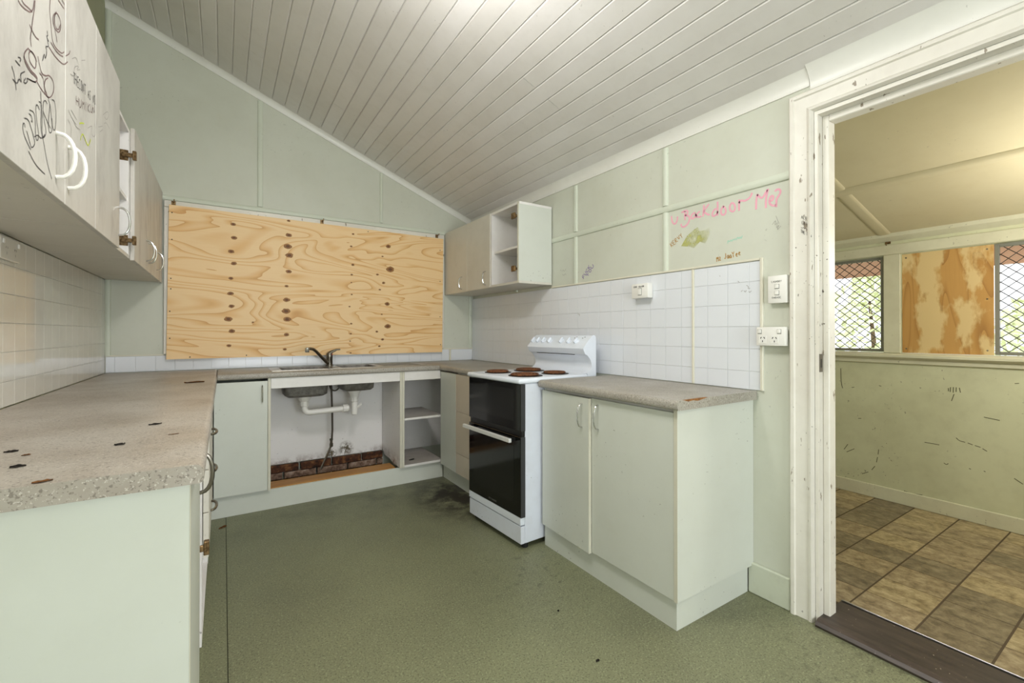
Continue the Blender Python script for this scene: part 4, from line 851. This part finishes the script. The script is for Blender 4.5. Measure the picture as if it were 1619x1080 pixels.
# mixer tap
t_ = root('mixer_tap', (.692, 3.685, .9035), 'chrome lever mixer tap with long spout beside the sink', 'tap')
tx, ty = .692, 3.685
obj('body', lathe(bmesh.new(), [(.027, .9036), (.027, .91), (.0235, .914), (.0235, .958), (.0245, .960), (.0245, .985), (.021, 1.0), (.010, 1.008)], (tx, ty, 0), 20), 'chrome_dull', t_, smooth=True)
obj('lever', tube(bmesh.new(), [(tx - .005, ty, .997), (tx + .02, ty - .01, 1.012), (tx + .05, ty - .02, 1.026), (tx + .075, ty - .028, 1.028)], [.013, .011, .007, .005], 10), 'chrome_dull', t_, smooth=True)
obj('spout', tube(bmesh.new(), [(tx - .01, ty - .012, .918), (tx - .06, ty - .06, .965), (tx - .115, ty - .115, 1.02), (tx - .14, ty - .14, 1.038), (tx - .165, ty - .165, 1.042), (tx - .185, ty - .185, 1.04)], [.013, .012, .011, .011, .011, .0115], 12), 'chrome_dull', t_, smooth=True)
obj('aerator', lathe(bmesh.new(), [(.013, 1.016), (.015, 1.019), (.015, 1.046), (.011, 1.050)], (tx - .186, ty - .186, 0), 14), 'chrome', t_, smooth=True)
box('indicator', tx + .012, tx + .018, ty - .0262, ty - .0236, .985, .992, NT('red dot').done(rgb(190, 30, 30), .4), t_)

# ================================================================ STOVE (local x = depth into the wall, y = along the wall)
st = root('electric_stove', (1.327, 1.972, 0), 'white freestanding electric stove with black oven doors and rusty hotplates', 'stove', None, None, R(3.1))
def sb(name, x0, x1, y0, y1, z0, z1, m, par=st, bev=0, seg=1, smooth=False): return box(name, x0, x1, y0, y1, z0, z1, m, par, bev, seg, True, smooth)
Wd = .54
sb('body', .032, .572, .002, Wd - .002, .03, .883, 'enamel_dirty', bev=.003)
for x, y in ((.05, .03), (.05, Wd - .03), (.52, .03), (.52, Wd - .03)): obj('foot', lathe(bmesh.new(), [(.018, 0), (.018, .02), (.012, .03)], (x, y, 0), 12), 'rubber', st, True)
sb('kick_panel', .004, .031, .003, Wd - .003, .03, .124, 'enamel_dirty', bev=.002)
d = sb('oven_door', 0, .030, .003, Wd - .003, .172, .600, 'glass_black', bev=.002)
sb('door_window', -.0008, 0, .06, Wd - .06, .235, .545, 'glass_window', d)
sb('door_trim', .001, .030, .002, Wd - .002, .131, .171, 'enamel', d, .002); sb('side_trim', .002, .030, -.001, .0025, .172, .600, 'door_side', d)
hb = sb('door_handle', -.052, -.034, .035, Wd - .01, .572, .594, 'pale_alu', d, .003, 2); hb['label'] = 'pale bar handle'
for y in (.06, Wd - .05): sb('handle_bracket', -.034, 0, y - .012, y + .012, .574, .592, 'black', d)
lg = text_strokes('WESTINGHOUSE', (0, 0), (-.082, 0), .0095, None)
bm = bmesh.new()
for q in lg: ribbon(bm, [(a + .31, b + .188) for a, b in q], .0011, 0, -1)
obj('brand_lettering', bm, 'ink_logo', d, True)
d2 = sb('grill_door', 0, .030, .003, Wd - .003, .632, .880, 'glass_black', bev=.002); sb('door_window', -.0008, 0, .06, Wd - .06, .68, .85, 'glass_window', d2); sb('side_trim', .002, .030, -.001, .0025, .632, .880, 'door_side', d2)
sb('door_gap', .010, .031, .004, Wd - .004, .601, .631, 'black')
sb('hob', -.012, .50, -.004, Wd + .004, .8835, .911, 'enamel', bev=.010, seg=3, smooth=True)
BG = [(.44, .9115), (.478, .914), (.508, .921), (.528, .935), (.538, .953), (.536, .975), (.525, .996), (.508, 1.014), (.496, 1.024), (.484, 1.027), (.470, 1.050), (.465, 1.062), (.468, 1.070), (.538, 1.136), (.552, 1.143), (.566, 1.140), (.574, 1.128), (.5745, .884), (.501, .884), (.501, .9115)]
obj('backguard', prism(bmesh.new(), BG, 1, .002, Wd - .002), 'enamel', st, True, True)
# vent slot under the console lip
sb('vent_slot', .484, .494, .10, .46, 1.0225, 1.0262, 'black')
nrm = Vector((-(1.136 - 1.070), 0, (.538 - .468))).normalized(); tan = Vector((.07, 0, .066)).normalized()
for y in (.515, .462, .407, .345, .232, .163, .098):
    c0 = Vector((.503, y, 1.103)); bm = bmesh.new(); lathe(bm, [(.019, 0), (.019, .004), (.015, .006)], (0, 0, 0), 16); bx(bm, -.020, .020, -.006, .006, .005, .020, .003, 2)
    bm.transform(Matrix(((tan.x, 0, nrm.x, c0.x), (0, 1, 0, c0.y), (tan.z, 0, nrm.z, c0.z), (0, 0, 0, 1)))); obj('control_knob', bm, 'enamel', st, True, True)
for y, x in ((.135, .525), (.122, .531), (.065, .525), (.052, .531)):
    c0 = Vector((x, y, 1.103 + (x - .503) * .943)); bm = lathe(bmesh.new(), [(.003, 0), (.003, .0015), (.001, .002)], (0, 0, 0), 8)
    bm.transform(Matrix(((tan.x, 0, nrm.x, c0.x), (0, 1, 0, c0.y), (tan.z, 0, nrm.z, c0.z), (0, 0, 0, 1)))); obj('indicator_light', bm, 'black', st, True)
for x, y, r in ((.13, .405, .072), (.14, .14, .088), (.37, .40, .088), (.365, .14, .072)):
    e = obj('hotplate', lathe(bmesh.new(), [(r + .012, .9112), (r + .010, .9135), (r - .002, .9125), (.02, .9115), (.01, .9115)], (x, y, 0), 28), 'drip', st, True, True)
    bm = bmesh.new()
    n_ = 74; tu = 3.6; pts = [(x + (.022 + (r - .026) * i / n_) * math.cos(2 * math.pi * tu * i / n_), y + (.022 + (r - .026) * i / n_) * math.sin(2 * math.pi * tu * i / n_), .9195) for i in range(n_ + 1)]
    tube(bm, pts, .006, 6); obj('coil', bm, 'coil', e, True, True)

# ================================================================ SWITCHES
def switch_box(name, y0, y1, z0, z1, dep, label, X=XR):
    s = root(name, (X, (y0 + y1) / 2, z0), label, 'switch'); box('plate', X - dep, X, y0, y1, z0, z1, 'plastic', s, .003, 2, smooth=True); return s
sx = XR - .0085
s = switch_box('isolator_switch', 1.648, 1.762, 1.35, 1.43, .042, 'white stove isolator switch box on the tiles', sx)
xs_ = sx - .042
box('rocker_surround', xs_ - .001, xs_, 1.690, 1.716, 1.365, 1.405, 'plastic_in', s); box('rocker', xs_ - .007, xs_ - .001, 1.692, 1.714, 1.368, 1.402, 'plastic', s, .003, 2)
ink('lettering', text_strokes('STOVE ISOLATOR', (1.748, 1.409), (1.672, 1.409), .0085, None), .0018, xs_, -1, 'ink_text', s)
s = switch_box('light_switch', .944, 1.021, 1.283, 1.400, .026, 'tall white double switch lettered for laundry and garage, beside the door frame')
xs_ = XR - .026
for z in (1.353, 1.326): box('rocker_surround', xs_ - .0006, xs_, .973, .992, z - .010, z + .010, 'plastic_in', s); box('rocker', xs_ - .004, xs_ - .0006, .9745, .9905, z - .008, z + .009, 'plastic', s, .002)
ink('lettering', text_strokes('LAUNDRY', (1.005, 1.371), (.962, 1.371), .0075, None), .0011, xs_, -1, 'ink_text', s)
ink('lettering', text_strokes('GARAGE', (1.003, 1.303), (.965, 1.303), .0075, None), .0011, xs_, -1, 'ink_text', s)
s = switch_box('power_point', .944, 1.062, 1.102, 1.182, .030, 'white double power point below the laundry switch', XR - .012)
xs_ = XR - .042
for yc in (1.047, .966): box('rocker_surround', xs_ - .0006, xs_, yc - .0085, yc + .0085, 1.152, 1.172, 'plastic_in', s); box('rocker', xs_ - .004, xs_ - .0006, yc - .007, yc + .007, 1.155, 1.171, 'plastic', s, .002)
for yc in (1.034, .985):
    so = box('socket', xs_ - .0012, xs_, yc - .016, yc + .016, 1.112, 1.145, 'plastic', s, .001)
    bm = bmesh.new(); ribbon(bm, [(yc + .009, 1.132), (yc + .005, 1.139)], .003, xs_ - .0012, -1); ribbon(bm, [(yc - .009, 1.132), (yc - .005, 1.139)], .003, xs_ - .0012, -1); ribbon(bm, [(yc, 1.117), (yc, 1.125)], .003, xs_ - .0012, -1)
    obj('pin_holes', bm, 'black', so)
# power point on the left wall, under the overhead cupboard
XT = XL + .0085
s = root('power_point', (XT, 2.22, 1.41), 'grimy double power point on the left tiles under the overhead cupboards', 'switch')
box('plate', XT, XT + .012, 2.14, 2.31, 1.405, 1.482, 'tile_left', s, .003, 2)
for yc in (2.29, 2.16): box('rocker', XT + .012, XT + .016, yc - .007, yc + .007, 1.455, 1.472, 'plastic', s, .002)
for yc in (2.265, 2.19):
    bm = bmesh.new(); ribbon(bm, [(yc + .009, 1.442), (yc + .005, 1.449)], .003, XT + .012, 1); ribbon(bm, [(yc - .009, 1.442), (yc - .005, 1.449)], .003, XT + .012, 1); ribbon(bm, [(yc, 1.422), (yc, 1.431)], .003, XT + .012, 1); obj('pin_holes', bm, 'black', s)

# ================================================================ SMALL DEBRIS
def leaf(x, y, z, L, w, rz, label, mat='leaf', group='dry leaves and crumbs on the left bench'):
    bm = bmesh.new(); n = 7; rows = []; rr = random.Random(round(x * 1000) + round(y * 977))
    for i in range(n + 1):
        u = i / n; ww = w * (math.sin(math.pi * min(.95, max(.06, u))) ** .6) * rr.uniform(.75, 1.1)
        rows.append([bm.verts.new(((u - .5) * L, s * ww / 2 + rr.uniform(-.08, .08) * w, .0015 + abs(s) * .12 * w * rr.uniform(.4, 1))) for s in (-1, 0, 1)])
    for a, b in zip(rows, rows[1:]):
        for k in (0, 1): bm.faces.new((a[k], a[k + 1], b[k + 1], b[k]))
    r = bmesh.ops.solidify(bm, geom=bm.faces[:], thickness=.0012)
    zmin = min(v.co.z for v in bm.verts)
    bm.transform(Matrix.Translation((0, 0, -zmin)))
    o = obj('dry_leaf', bm, mat); o.location = (x, y, z + .0006); o.rotation_euler = (0, 0, rz); tag(o, label, 'leaf', group); return o
leaf(-.125, 2.83, BT, .085, .05, .15, 'large curled brown leaf near the inner corner of the left bench')
leaf(-.16, 1.60, BT, .03, .022, .3, 'small dark leaf scrap in the middle of the left bench', 'debris')
leaf(-.20, 1.356, BT, .022, .020, 1.0, 'small dark scrap towards the near end of the left bench', 'debris')
leaf(-.262, 1.090, BT, .026, .018, .2, 'orange brown leaf scrap at the near edge of the left bench')
leaf(-.331, 1.238, BT, .022, .022, .1, 'dark scrap left of the orange leaf scrap on the bench', 'debris')
leaf(-.385, 1.40, BT, .022, .020, .1, 'dark scrap at the far left of the bench', 'debris')
leaf(-.348, 1.345, BT, .014, .014, .5, 'tiny brown leaf scrap on the left side of the bench')
leaf(-.105, 1.42, BT, .022, .008, .2, 'thin twig scrap near the front edge of the left bench')
leaf(.0, 3.17, 0, .05, .03, .8, 'yellow brown leaf on the floor beside the corner kick board', 'leaf', 'litter on the floor')
leaf(1.174, 1.464, 0, .014, .010, .8, 'small black scrap on the floor in front of the right cupboard', 'debris', 'litter on the floor')
leaf(1.112, 1.167, 0, .018, .012, .3, 'black scrap on the floor nearest the viewer', 'debris', 'litter on the floor')
leaf(1.26, 3.42, .149, .05, .03, .4, 'black rag scrap lying on the bottom of the open shelf cupboard', 'debris', 'litter in the cupboard')
